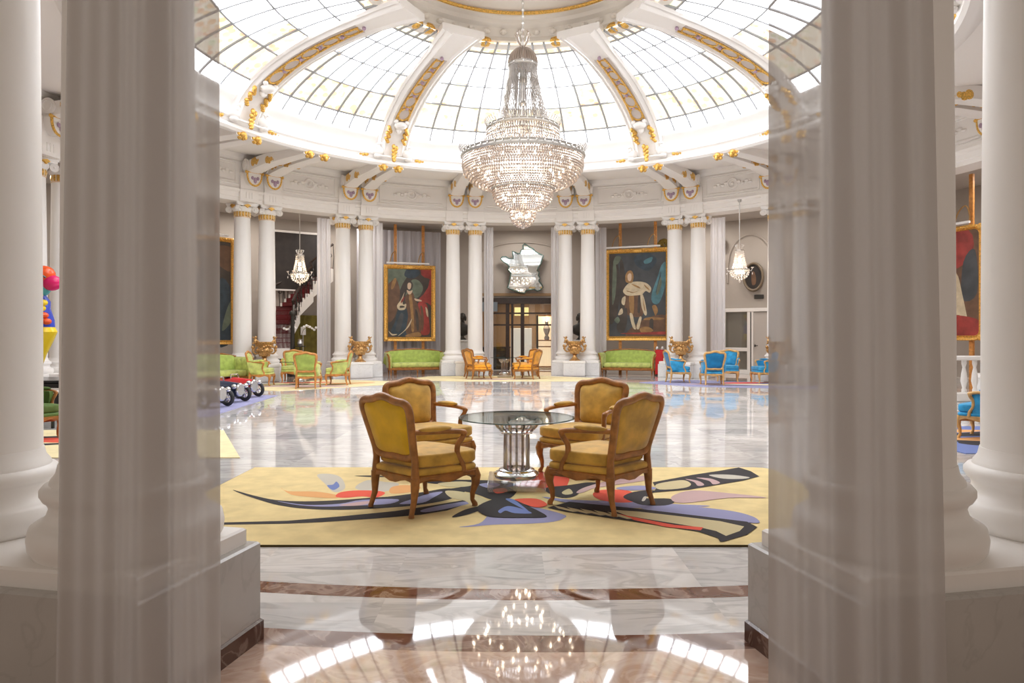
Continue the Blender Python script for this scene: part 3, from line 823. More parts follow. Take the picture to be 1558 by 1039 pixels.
def make_armchair(name, label, cat, wood, cloth, backcloth, bergere=False, group=None):
    root = empty(name); tag(root, label, cat, group)
    # back frame
    mb = MB(); o = back_outline(1.0)
    mb.tube([(x, back_y(z), z) for x, z in o], [(.027,.034)]*len(o), 8, 0, closed=True, up=(0,1,.0))
    for k in range(5):
        a = -.5+k*.25
        mb.ell((a*.16, back_y(.96)+.012, .962-.03*abs(a)), (.024,.018,.016), 0, 7, 5)
    # stiles from frame to seat rail
    for s in (-1, 1): mb.tube([(s*.236,back_y(.5),.50),(s*.236,-.265,.42),(s*.240,-.268,.33),(s*.242,-.268,.27)], [(.03,.026),(.028,.026),(.03,.03),(.034,.032)], 8, 0)
    mb.build('back_frame', wood, root, sharp=60)
    # back upholstery: padded front, flat rear
    o2 = back_outline(.90)
    mb = MB(); cz = .70
    rings = []
    for k, d in ((.04,.052),(.35,.05),(.65,.042),(.85,.03),(.96,.0125),(1.0,-.004)):
        rings.append([(x*k, back_y(cz+(z-cz)*k)+d, cz+(z-cz)*k) for x, z in o2])
    mb.loft(rings, 0, caps=True)
    mb.build('backrest_cushion', cloth, root, sharp=80)
    mb = MB(); rings = []
    for k, d in ((1.0,-.004),(.97,-.016),(.6,-.018),(.04,-.018)):
        rings.append([(x*k, back_y(cz+(z-cz)*k)+d, cz+(z-cz)*k) for x, z in o2])
    mb.loft(rings, 0); mb.build('back_panel', backcloth, root, sharp=80)
    # seat rail with serpentine lower edge
    n = len(SEATC); mb = MB()
    def low(i):
        x, y = SEATC[i]; return .265-.022*abs(sin(x*9.5))*0+.018*cos(x*20 if abs(y) > .24 else y*20)*-1-.004
    mb.loft([[(SEATC[i][0]*.90, SEATC[i][1]*.90, low(i)) for i in range(n)], [(SEATC[i][0]*1.005, SEATC[i][1]*1.005, low(i)) for i in range(n)],
             [(SEATC[i][0]*1.02, SEATC[i][1]*1.02, low(i)+.015) for i in range(n)], [(p[0]*1.0, p[1]*1.0, .298) for p in SEATC], [(p[0]*1.015, p[1]*1.015, .31) for p in SEATC], [(p[0]*.95, p[1]*.95, .322) for p in SEATC]], 0)
    mb.build('seat_rail', wood, root, sharp=50)
    mb = MB(); pillow(mb, SEATC, [(.96,.312),(.99,.325),(.995,.345),(.97,.362),(.88,.370)]); mb.build('seat_upholstery', cloth, root, sharp=80)
    inner = [(x*.97, y*.90+.022) for x, y in SEATC]
    mb = MB(); pillow(mb, inner, [(.9,.368),(.95,.374),(.995,.386),(1.008,.400),(1.008,.452),(1.0,.468),(.982,.476),(.95,.478),(.8,.488),(.5,.498),(.2,.503),(.02,.504)]); mb.build('seat_cushion', cloth, root, sharp=80)
    # legs
    for s in (-1, 1):
        mb = MB()
        mb.tube([(s*.292,.258,.315),(s*.304,.272,.255),(s*.302,.270,.19),(s*.288,.252,.11),(s*.286,.252,.05),(s*.295,.270,.016),(s*.295,.270,.0)],
                [.036,.040,.031,.021,.017,.022,.024], 9, 0)
        mb.ell((s*.305,.274,.262), (.034,.034,.03), 0, 8, 6)
        mb.build('leg', wood, root, sharp=60)
    for s in (-1, 1):
        mb = MB(); mb.tube([(s*.242,-.268,.30),(s*.244,-.272,.22),(s*.240,-.278,.12),(s*.247,-.304,.03),(s*.249,-.309,.014),(s*.249,-.309,0)], [.036,.031,.023,.019,.021,.022], 9, 0)
        mb.build('leg', wood, root, sharp=60)
    # arms
    for s in (-1, 1):
        mb = MB()
        pts = cr([(s*.262,back_y(.67)+.01,.672),(s*.285,-.22,.668),(s*.318,-.06,.662),(s*.332,.06,.652),(s*.335,.115,.638),(s*.325,.118,.600),(s*.304,.085,.53),(s*.300,.09,.45),(s*.310,.125,.38),(s*.318,.135,.31)], 3, closed=False)
        nP = len(pts)
        rad = [(.022,.021) if i < nP*.4 else ((.029,.026) if i < nP*.5 else (.023,.022)) for i in range(nP)]
        mb.tube(pts, rad, 8, 0)
        mb.ell((s*.335,.118,.635), (.026,.032,.024), 0, 8, 6)
        arm = mb.build('arm', wood, root, sharp=60)
        mb = MB(); M = Matrix.Rotation(-s*.16, 3, 'Z')
        mb.ell((s*.302,-.13,.688), (.034,.145,.026), 0, 12, 8, M); mb.build('arm_pad', cloth, arm, sharp=80)
        if bergere:
            mb = MB()
            pl = [(-.25,.36),(.10,.36),(.07,.48),(.105,.60),(.09,.655),(-.22,.66),(-.33,.66),(-.30,.5)]
            a = [(s*(.285+.02*(1+y)), y, z) for y, z in pl]; b = [(s*(.235+.02*(1+y)), y, z) for y, z in pl]
            a2 = [(s*(.300+.02*(1+y)), -.09+(y+.09)*.75, .51+(z-.51)*.7) for y, z in pl]
            mb.loft([b, a, a2], 0); mb.build('side_panel', cloth, root, sharp=50)
    return root
def face(fx, fy): return math.atan2(-fx, fy)

ch = make_armchair('armchair', 'carved ochre velvet armchair at the near left of the glass table, back turned to us', 'armchair', WOODF, VELV, VELVB, group='ochre armchairs around the glass table')
ch.location = (-.755,5.92,.021); ch.rotation_euler = (0,0,face(.69,.72)); ch.scale = (1.1,1.1,1.0)
c2 = dup(ch, (.765,5.98,.021), face(-.71,.70), 'carved ochre velvet armchair at the near right of the glass table, back turned to us')
for q in [o for o in bpy.data.objects if o.parent == c2 and o.name.startswith('back_panel')]:
    q.data = q.data.copy(); q.data.materials[0] = VELV
dup(ch, (-.87,7.42,.021), face(.67,-.74), 'carved ochre velvet armchair at the far left of the glass table, facing us')
dup(ch, (.74,7.40,.021), face(-.63,-.77), 'carved ochre velvet armchair at the far right of the glass table, facing us')

# ---- round glass table on a clear acrylic column
def glass_table(label, loc, k=1.0, H=.662, rad=.555):
    e = empty('glass_table', loc); tag(e, label, 'table')
    mb = MB(); mb.lathe([(0,H-.012),(rad-.006,H-.012),(rad-.006,H),(0,H)], 64, 0); mb.build('tabletop', GLASST, e)
    mb = MB(); mb.lathe([(rad-.010,H-.012),(rad,H-.010),(rad,H-.002),(rad-.010,H)], 64, 0, close=True); mb.build('polished_rim', GLASSE, e)
    mb = MB(); mb.bbox((0,0,.045), (.54*k,.54*k,.09), 0, .006); mb.build('base_block', ACRY, e)
    mb = MB(); mb.lathe([(0,.09),(.205*k,.09),(.215*k,.105),(.215*k,.125),(.20*k,.14),(.175*k,.15),(.17*k,.165),(.15*k,.175),(0,.175)], 40, 0); mb.build('base_ring', CHROME, e)
    mb = MB(); mb.lathe([(0,.175),(.13*k,.175),(.125*k,.5),(0,.5)], 40, 0); 
    col = mb.build('pedestal_column', ACRY, e)
    mb = MB()
    for q in range(12):
        a = 2*PI*q/12; mb.tube([(.115*k*sin(a), .115*k*cos(a), .178), (.115*k*sin(a), .115*k*cos(a), .50)], .010*k, 6, 0)
    mb.build('flute', CRYSC, col)
    mb = MB(); mb.lathe([(.13*k,.50),(.15*k,.505),(.15*k,.52),(.135*k,.525),(.17*k,.54),(.20*k,.57),(.22*k,.60),(.225*k,.64),(.25*k,.645),(.25*k,.65),(0,.65)], 40, 0)
    cap = mb.build('capital', ACRY, e)
    mb = MB()
    for q in range(18):
        a = 2*PI*q/18
        mb.tube([(.15*k*sin(a), .15*k*cos(a), .535), (.19*k*sin(a), .19*k*cos(a), .575), (.215*k*sin(a), .215*k*cos(a), .635)], .012*k, 6, 0)
    mb.lathe([(.15*k,.52),(.165*k,.53),(.15*k,.54)], 40, 0, close=True)
    mb.build('capital_leaf', CHROME, cap)
    return e
glass_table('round glass table on a clear fluted pedestal between the four ochre armchairs', (.044,6.66,.021))
glass_table('small glass table on a clear pedestal between the orange-yellow armchairs', (-.27,24.7,.0125), .9, .70, .50)
glass_table('glass table between the green armchairs', (-6.4,21.0,.0125), .9, .68, .55)

# ---- rug under the front group: pattern is inlaid pile in the same mesh
RUGY = mat('straw_yellow_pile', srgb(228,206,150), .95, var=.10, vscale=5, bump=.15, bscale=300)
RUGK = mat('charcoal_pile', srgb(52,48,50), .95); RUGL = mat('lavender_pile', srgb(150,150,186), .95); RUGB = mat('slate_blue_pile', srgb(112,128,182), .95)
RUGC = mat('coral_pile', srgb(228,92,70), .95); RUGE = mat('beige_pile', srgb(206,192,150), .95); RUGP = mat('dusty_pink_pile', srgb(196,166,164), .95)
RUGG = mat('pale_grey_pile', srgb(196,190,176), .95); RUGO = mat('peach_pile', srgb(226,168,108), .95); RUGN = mat('olive_edge', srgb(78,62,28), .95)
RUGS = [RUGY,RUGK,RUGL,RUGB,RUGC,RUGE,RUGP,RUGG,RUGO,RUGN]
K_,L_,B_,C_,E_,P_,G_,O_ = 1,2,3,4,5,6,7,8
mb = MB()
X0, X1, Y0, Y1 = -2.83, 2.83, 4.80, 7.66
rr = [(X0,Y0),(X1,Y0)] + [(X1-.18+.18*cos(b), Y1-.18+.18*sin(b)) for b in (0,.5,1.0,1.57)] + [(X0,Y1)]
mb.prism(rr, 0.0, .014, 9); mb.prism([(x*.9985, Y0+.006+(y-Y0)*.996) for x, y in rr], .014, .0145, 0)
layer = [.0150]
def ZL(pts): return [gp(x/3.71+330, y/3.71+690, .015)[:2] for x, y in pts]
def ZR(pts): return [gp(x/3.623+750, y/3.623+690, .015)[:2] for x, y in pts]
def patch(pts, m, smooth=True):
    layer[0] += .00012
    p = cr(pts, 4) if smooth else pts
    mb.flat([(q[0], q[1], layer[0]) for q in p], m)
patch(ZL([(565,120),(640,115),(700,135),(725,190),(690,215),(650,212),(610,170)]), G_)
patch(ZL([(780,195),(850,150),(950,160),(1025,168),(1000,200),(900,218)]), G_)
patch(ZL([(622,180),(655,175),(675,158),(692,185),(655,206)]), B_)
patch(ZL([(360,190),(400,212),(560,215),(680,235),(670,252),(540,246),(420,232)]), O_)
patch(ZL([(985,190),(1060,178),(1150,188),(1110,214),(985,226)]), O_)
patch(ZL([(670,242),(700,218),(800,208),(920,212),(948,226),(900,248),(820,242),(720,250)]), C_)
patch(ZL([(775,126),(880,124),(980,130),(880,133)]), K_)
patch(ZL([(1365,415),(1480,395),(1530,345),(1545,290),(1600,262),(1700,270),(1790,300),(1880,322),(1958,345),(1968,360),(1900,385),(1760,396),(1560,402),(1450,412)]), L_)
patch(ZL([(90,205),(200,235),(330,262),(500,270),(700,262),(860,250),(1000,240),(1180,215),(1290,198),(1400,205),(1370,235),(1300,262),(1200,282),(1100,295),(900,310),(700,318),(500,312),(350,292),(250,265),(150,232)]), K_)
patch(ZL([(340,268),(500,290),(690,284),(820,262),(1020,258),(980,283),(800,294),(600,300),(450,290)]), L_)
patch(ZL([(690,292),(830,270),(900,272),(800,294)]), P_)
patch(ZL([(1030,285),(1120,252),(1200,225),(1275,216),(1220,250),(1160,278)]), L_)
patch(ZL([(15,390),(400,380),(700,355),(1000,326),(1200,296),(1400,262),(1440,275),(1300,322),(1150,346),(900,367),(600,387),(400,396),(15,402)]), K_, False)
patch(ZL([(1150,322),(1230,300),(1400,272),(1420,284),(1300,312),(1180,332)]), L_)
patch(ZL([(1180,165),(1300,150),(1480,150),(1640,160),(1700,190),(1660,250),(1560,262),(1480,235),(1400,215),(1290,205),(1380,185)]), K_)
patch(ZL([(1250,168),(1380,158),(1460,170),(1400,188),(1290,186)]), E_)
patch(ZL([(1480,175),(1560,165),(1600,178),(1540,196)]), L_)
patch(ZL([(1560,205),(1620,195),(1640,215),(1580,226)]), C_)
patch(ZL([(1290,212),(1380,216),(1480,243),(1538,275),(1522,298),(1450,300),(1400,268),(1320,250)]), E_)
patch(ZL([(1330,355),(1400,318),(1480,300),(1500,312),(1440,338),(1350,360)]), K_)
patch(ZR([(150,170),(230,108),(330,105),(420,110),(400,190),(330,200),(250,190)]), C_)
patch(ZR([(290,190),(420,175),(520,160),(580,165),(500,190),(460,232),(380,245),(300,215)]), K_)
patch(ZR([(380,215),(420,195),(440,220),(400,228)]), E_)
patch(ZR([(460,215),(500,190),(600,160),(720,135),(840,124),(860,145),(700,170),(560,192),(490,218)]), P_)
patch(ZR([(680,190),(800,178),(890,186),(880,200),(740,204)]), L_)
patch(ZR([(270,240),(420,255),(600,262),(840,270),(1000,280),(1200,290),(1000,300),(700,300),(450,280)]), L_)
patch(ZR([(550,225),(600,202),(740,205),(790,235),(790,265),(690,272),(590,256)]), C_)
patch(ZR([(718,240),(780,212),(890,205),(860,232),(850,248),(970,250),(1002,268),(950,288),(830,286),(770,268)]), K_)
patch(ZR([(820,262),(832,240),(848,240),(836,262)]), G_)
patch(ZR([(990,235),(1100,205),(1300,220),(1510,245),(1300,246),(1090,272),(1000,268)]), P_)
patch(ZR([(880,160),(1000,138),(1100,119),(1240,98),(1355,78),(1420,98),(1468,127),(1380,150),(1200,180),(1080,200),(880,216),(900,195)]), K_, False)
patch(ZR([(900,172),(1000,152),(1060,150),(1092,172),(1050,192),(920,200)]), E_)
patch(ZR([(1190,120),(1300,118),(1412,132),(1380,141),(1270,140)]), G_)
patch(ZR([(1120,135),(1200,140),(1252,162),(1215,172),(1190,152)]), P_)
patch(ZR([(1060,142),(1130,152),(1165,174),(1130,180),(1110,160)]), P_)
patch(ZR([(820,300),(960,292),(1120,296),(1320,320),(1420,345),(1462,368),(1455,386),(1300,370),(1000,332),(860,315)]), L_)
patch(ZR([(300,300),(420,268),(560,282),(760,302),(1000,330),(1250,360),(1400,378),(1457,408),(1400,450),(1270,488),(1252,488),(1240,468),(1130,432),(950,404),(750,372),(560,345),(400,322)]), K_, False)
patch(ZR([(650,312),(800,322),(1000,345),(1250,375),(1385,405),(1360,430),(1285,457),(1230,430),(1150,412),(900,372),(740,345)]), E_, False)
patch(ZR([(690,335),(850,368),(1000,396),(1160,410),(1145,426),(960,408),(780,370)]), C_, False)
for q in range(5): patch(ZR([(330+75*q,288+9*q),(390+75*q,300+9*q),(470+75*q,322+10*q),(440+75*q,324+10*q),(360+75*q,305+9*q)]), E_, False)
patch(ZR([(120,255),(240,252),(300,285),(240,300),(170,280)]), C_)
patch(ZR([(0,255),(90,250),(180,285),(285,338),(282,354),(180,356),(60,356),(-40,345),(-90,300)]), K_)
patch(ZR([(30,318),(80,293),(150,305),(215,332),(120,332),(70,318),(42,332)]), B_)
patch(ZR([(70,255),(110,255),(160,290),(200,325),(150,300)]), B_)
rug = mb.build('rug', RUGS, smooth=False); tag(rug, 'large straw-yellow rug with charcoal, lavender and coral swirls under the ochre armchairs', 'rug')

def other_rug(label, poly, base, blobs, seed):
    rnd = random.Random(seed); mb = MB(); mb.prism(poly, 0, .010, base)
    cx = sum(p[0] for p in poly)/len(poly); cy = sum(p[1] for p in poly)/len(poly); z = .0103
    for (dx, dy, rx, ry, a, m) in blobs:
        z += .0002
        pts = []
        for q in range(9):
            b = 2*PI*q/9; k = rnd.uniform(.7,1.25)
            x, y = rx*k*cos(b), ry*k*sin(b)
            pts.append((cx+dx+x*cos(a)-y*sin(a), cy+dy+x*sin(a)+y*cos(a), z))
        mb.flat(cr(pts, 4), m)
    o = mb.build('rug', RUGS+[RUGCR], smooth=False); tag(o, label, 'rug'); return o
RUGCR = mat('cream_pile', srgb(236,222,176), .95, var=.08, vscale=5)
other_rug('pale straw rug with a dark edge, seen at the left of the yellow rug', [(-3.24,8.30),(-4.45,10.75),(-8.6,10.75),(-8.6,8.30)], 10,
    [(-.3,-.3,.9,.10,.3,1),(-.6,.3,1.1,.25,-.2,4),(-.2,.5,.8,.12,.2,1),(-.9,-.5,.7,.2,.4,8)], 3)
other_rug('lavender rug under the toy pedal cars', [(-5.45,12.5),(-5.75,17.1),(-9.5,17.4),(-9.5,14.4),(-7.3,13.95),(-7.3,12.5)], 2, [(-.5,.3,.8,.2,.4,3),(-1.2,-.8,.9,.3,.1,7)], 4)
other_rug('cream and pink rug under the green armchairs', [(-8.1,19.5),(-6.2,18.5),(-3.8,20.9),(-3.9,22.5),(-6.0,23.4),(-7.3,21.7)], 10,
    [(-.2,-.9,1.3,.35,.05,6),(.8,.4,.8,.3,.3,8),(-.6,.7,.9,.3,.1,4),(-.2,-.2,1.1,.15,.2,1)], 5)
other_rug('cream and yellow rug under the orange-yellow armchairs', [(-3.8,23.3),(-1.5,22.5),(2.2,22.6),(3.1,24.2),(.6,25.8),(-3.0,25.3)], 10,
    [(-.2,-.4,1.0,.3,.05,6),(.9,.1,.9,.25,.1,0),(-1.0,.1,.7,.2,.1,0),(.1,.6,.8,.2,.1,8)], 6)
other_rug('lavender-blue rug with pink and charcoal swirls under the blue armchairs', [(4.0,21.9),(5.2,20.2),(8.6,19.2),(8.9,20.2),(8.2,21.4),(7.2,22.6),(5.6,23.3)], 2,
    [(-.6,-.2,1.0,.3,-.1,6),(.9,-.4,1.2,.3,-.1,10),(-.2,.3,.9,.12,.2,1),(-.2,-.8,.9,.10,-.15,1),(.4,.4,.8,.3,.2,4)], 7)
other_rug('charcoal and peach rug under the blue armchair at the right edge', [(5.6,8.6),(5.6,11.2),(8.8,11.2),(8.8,8.6)], 3,
    [(-.4,-.3,1.0,.25,.2,1),(-.3,-.1,.9,.25,.1,8),(-.3,.4,.9,.2,.3,1),(-.6,.7,.7,.2,.1,8)], 8)

# ---- far armchairs
yl = make_armchair('armchair', 'orange-yellow armchair left of the far glass table, nearer of the two there', 'armchair', WOODF, YEL, YEL, group='orange-yellow armchairs by the doorway')
yl.location = (-1.12,23.7,.0125); yl.rotation_euler = (0,0,face(.92,.40)); yl.scale = (1.17,1.17,1.04)
dup(yl, (-1.25,25.0,.0125), face(.85,-.5), 'orange-yellow armchair left of the far glass table, farther of the two there')
dup(yl, (.50,23.7,.0125), face(-.92,.40), 'orange-yellow armchair right of the far glass table, nearer of the two there')
dup(yl, (.46,25.0,.0125), face(-.85,-.5), 'orange-yellow armchair right of the far glass table, farther of the two there')
gr = make_armchair('armchair', 'green armchair left of the green group, seen from its side facing right', 'armchair', WOODL, GRN, GRND, True, group='green armchairs around a glass table')
gr.location = (-7.36,20.5,.0125); gr.rotation_euler = (0,0,face(.98,.12)); gr.scale = (1.05,)*3
dup(gr, (-6.95,22.1,.0125), face(.25,-.97), 'green armchair facing us behind the far glass table, in front of the staircase')
dup(gr, (-5.72,19.5,.0125), face(-.12,.99), 'green armchair with its back turned to us, front of the green group')
dup(gr, (-5.20,20.8,.0125), face(-.98,-.05), 'green armchair right of the green group, facing left')
gg = make_armchair('armchair', 'dark green armchair seen through the narrow gap at the left edge', 'armchair', WOODF, mat('dark_green_velvet', srgb(92,120,58), .75, var=.25), GRND, True)
gg.location = (-6.80,9.75,.0125); gg.rotation_euler = (0,0,face(.85,-.45))
bl = make_armchair('armchair', 'blue armchair in front of the gilded urn, seen from its side facing right', 'armchair', CREAMW, BLU, BLUD, True, group='blue armchairs by the oval portrait')
bl.location = (5.22,21.9,.0125); bl.rotation_euler = (0,0,face(.97,.05)); bl.scale = (1.05,)*3
dup(bl, (6.02,20.9,.0125), face(.10,.99), 'blue armchair with its back turned to us, front of the blue group')
dup(bl, (6.98,22.5,.0125), face(-.35,-.94), 'blue armchair facing us, behind the one with its back turned')
dup(bl, (7.85,21.7,.0125), face(-.97,-.05), 'blue armchair facing left, cut off by the right sheer curtain')
gb = dup(bl, (6.75,9.9,.0125), face(-.65,.75), 'blue armchair seen through the narrow gap at the right edge'); del gb['group']; gb.scale = (1,1,1)

# ---- sofas
def sofa(label, loc, rz, W=2.25, group='green sofas along the columns'):
    e = empty('sofa', loc, rz); tag(e, label, 'sofa', group)
    D = .80
    mb = MB(); mb.bbox((0,0,.22), (W-.12,D-.10,.10), 0, .02)
    for s in (-1, 1):
        pts = [(s*(W/2-.06),D/2-.05,.18),(s*(W/2-.05),D/2-.02,.45),(s*(W/2-.03),D/2-.03,.68),(s*(W/2+.03),D/2-.03,.80)]
        mb.tube(pts, [.04,.035,.035,.03], 8, 0)
    mb.tube([(-W/2,-D/2+.0,.84),(-W*.3,-D/2-.02,.93),(0,-D/2-.02,.965),(W*.3,-D/2-.02,.93),(W/2,-D/2,.84)], .028, 8, 0)
    mb.build('frame', WOODF, e)
    mb = MB(); mb.bbox((0,.05,.36), (W-.30,D-.18,.18), 0, .05); mb.build('seat_cushion', GRN, e, sharp=60)
    mb = MB()
    out = [(-W/2+.10,.27),(W/2-.10,.27),(W/2-.04,.82),(W*.3,.91),(0,.945),(-W*.3,.91),(-W/2+.04,.82)]
    out = cr(out, 3)
    mb.loft([[(x, -D/2-.02-(z-.3)*.10, z) for x, z in out], [(x*.98, -D/2+.12-(z-.3)*.12, .3+(z-.3)*.98) for x, z in out], [(x*.9, -D/2+.17-(z-.3)*.14, .36+(z-.36)*.92) for x, z in out]], 0)
    mb.build('backrest', GRND, e, sharp=60)
    for s in (-1, 1):
        mb = MB()
        mb.loft([[(s*(W/2-.14),y,.26),(s*(W/2-.03),y,.26),(s*(W/2-.01),y,.62),(s*(W/2+.06),y,.74),(s*(W/2+.05),y,.83),(s*(W/2-.05),y,.84),(s*(W/2-.13),y,.76),(s*(W/2-.14),y,.6)] for y in (-D/2+.06,-D/2+.12,D/2-.08,D/2-.04)], 0)
        mb.build('armrest', GRN, e, sharp=60)
    for x in (-W/2+.12, 0, W/2-.12):
        mb = MB(); mb.tube([(x,D/2-.10,.19),(x,D/2-.07,.12),(x,D/2-.09,.05),(x,D/2-.08,.02),(x,D/2-.08,0)], [.04,.032,.02,.023,.024], 8, 0); mb.build('leg', WOODF, e)
    for x in (-W/2+.12, W/2-.12):
        mb = MB(); mb.tube([(x,-D/2+.1,.19),(x,-D/2+.07,.02),(x,-D/2+.07,0)], [.035,.022,.022], 8, 0); mb.build('leg', WOODF, e)
    return e
p, rz = frame_at(-17.9, 12.7); sf = sofa('green velvet sofa below the red-draped portrait', p, rz)
p, rz = frame_at(19.8, 12.5); s2 = dup(sf, p, rz, 'green velvet sofa below the teal-draped portrait'); s2.scale = (.93,1,1)
p, rz = frame_at(-58.8, 10.42); dup(sf, p, rz, 'green velvet sofa at the left, cut off by the sheer curtain')
# ================================================================== CHANDELIERS
def big_chandelier():
    e = empty('chandelier', (CX+.03, CY, 0)); tag(e, 'huge tiered crystal chandelier hanging in the middle of the hall', 'chandelier')
    mb = MB(); mb.tube([(0,0,9.9),(0,0,7.55)], .018, 6, 0)
    for k in range(16): mb.ell((0,0,9.8-.14*k), (.03,.03,.05), 0, 6, 5)
    mb.lathe([(0,9.92),(.16,9.92),(.14,9.82),(.05,9.76),(0,9.76)], 20, 0); mb.build('chain', STEEL, e)
    mb = MB()                                            # cap: ribbed bell
    for q in range(36):
        a = 2*PI*q/36
        mb.tube([(r*sin(a), r*cos(a), z) for r, z in ((.06,7.56),(.16,7.52),(.24,7.44),(.29,7.34),(.30,7.24))], (.026,.012), 6, 0)
    mb.lathe([(0,7.57),(.05,7.57),(.15,7.51),(.22,7.43),(.26,7.32),(.26,7.24),(0,7.24)], 24, 0)
    for q in range(8):
        a = 2*PI*q/8; mb.tube([(.03*sin(a),.03*cos(a),7.60),(.12*sin(a),.12*cos(a),7.72),(.16*sin(a),.16*cos(a),7.86),(.12*sin(a),.12*cos(a),7.92)], .012, 5, 0)
    mb.build('crystal_cap', CRYS, e)
    def ring(name, r, z, h, w=.05):
        mb = MB(); mb.lathe([(r,z-h/2),(r+w*.6,z-h/2),(r+w,z-h*.2),(r+w*.7,z+h*.1),(r+w,z+h*.4),(r+w*.6,z+h/2),(r,z+h/2)], 64, 0, close=True)
        n = int(r*40)
        for q in range(n):
            a = 2*PI*q/n; mb.ell(((r+w)*sin(a), (r+w)*cos(a), z), (.018,.018,h*.35), 0, 5, 4)
        return mb.build(name, STEEL, e)
    ring('metal_ring', .27, 7.20, .07); ring('metal_ring', .73, 5.86, .09); ring('metal_ring', 1.24, 5.27, .12, .07); ring('metal_ring', .62, 4.60, .08)
    # stem
    mb = MB(); mb.tube([(0,0,7.3),(0,0,3.9)], .03, 8, 0)
    for z in (6.9,6.4,5.9,5.3,4.7): mb.ell((0,0,z), (.09,.09,.06), 0, 10, 6)
    mb.build('stem', STEEL, e)
    # long strands widening downwards
    mb = MB(); N = 60
    for q in range(N):
        a = 2*PI*q/N; pts = []
        for k in range(9):
            u = k/8; r = .28+(.58-.28)*(u**1.35); pts.append((r*sin(a), r*cos(a), 7.20-(7.20-5.90)*u))
        mb.tube(pts, [.011+.003*(k % 2) for k in range(9)], 5, 0)
        for k in range(0, 16, 2):
            u = (k+.5+(q % 2))/16; r = .28+(.58-.28)*(u**1.35); mb.octa((r*sin(a), r*cos(a), 7.20-1.30*u), .015, .05)
    tag(mb.build('crystal_strands', CRYSC, e, smooth=False), kind='stuff')
    def bowl(name, prof, rows, dens, size):
        mb = MB()
        for k in range(rows):
            u = k/(rows-1); x = u*(len(prof)-1); i = min(int(x), len(prof)-2); f = x-i
            r = prof[i][0]+(prof[i+1][0]-prof[i][0])*f; z = prof[i][1]+(prof[i+1][1]-prof[i][1])*f
            n = max(5, int(2*PI*r/dens))
            for q in range(n):
                a = 2*PI*(q+.5*(k % 2))/n
                mb.octa((r*sin(a), r*cos(a), z), size, size*1.6)
        return tag(mb.build(name, CRYS, e, smooth=False), kind='stuff')
    bowl('upper_tier', [(.74,5.80),(.80,5.62),(.95,5.48),(1.05,5.40)], 6, .055, .022)
    def fringe(name, r0, r1, z0, z1, n):
        mb = MB()
        for q in range(n):
            a = 2*PI*q/n
            for k in range(4):
                u = (k+.5)/4; r = r0+(r1-r0)*u; mb.octa((r*sin(a), r*cos(a), z0+(z1-z0)*u), .016, abs(z1-z0)/7.5)
        return tag(mb.build(name, CRYSC, e, smooth=False), kind='stuff')
    fringe('upper_fringe', .76, .80, 5.80, 5.52, 84); fringe('crown_fringe', 1.28, 1.36, 5.34, 5.46, 90); fringe('top_fringe', .76, .82, 5.92, 6.02, 60)
    bowl('main_bowl', [(1.27,5.20),(1.28,5.05),(1.24,4.92),(1.12,4.76),(.95,4.66),(.72,4.60)], 15, .052, .023)
    fringe('main_fringe', 1.22, 1.14, 5.20, 4.90, 120)
    bowl('lower_bowl', [(.64,4.55),(.63,4.42),(.56,4.28),(.42,4.18),(.28,4.13)], 11, .05, .022)
    fringe('lower_fringe', .60, .56, 4.55, 4.32, 64)
    bowl('bottom_bowl', [(.27,4.12),(.27,4.0),(.22,3.88),(.13,3.80),(.04,3.76)], 8, .045, .02)
    mb = MB(); mb.lathe([(0,3.82),(.05,3.80),(.06,3.77),(.03,3.74),(0,3.73)], 16, 0); mb.build('finial', CRYS, e)
    mb = MB()
    for r, z, n in ((1.05,5.10,20),(.8,4.85,14),(.55,5.66,12),(.42,4.42,10),(.15,4.02,4)):
        for q in range(n):
            a = 2*PI*(q+.3)/n; mb = MB(); mb.ell((r*sin(a), r*cos(a), z), (.026,.026,.045), 0, 7, 5); mb.build('lamp_bulb', BULB, e)
    rebase(e, dz=3.73)
    return e
big_chandelier()
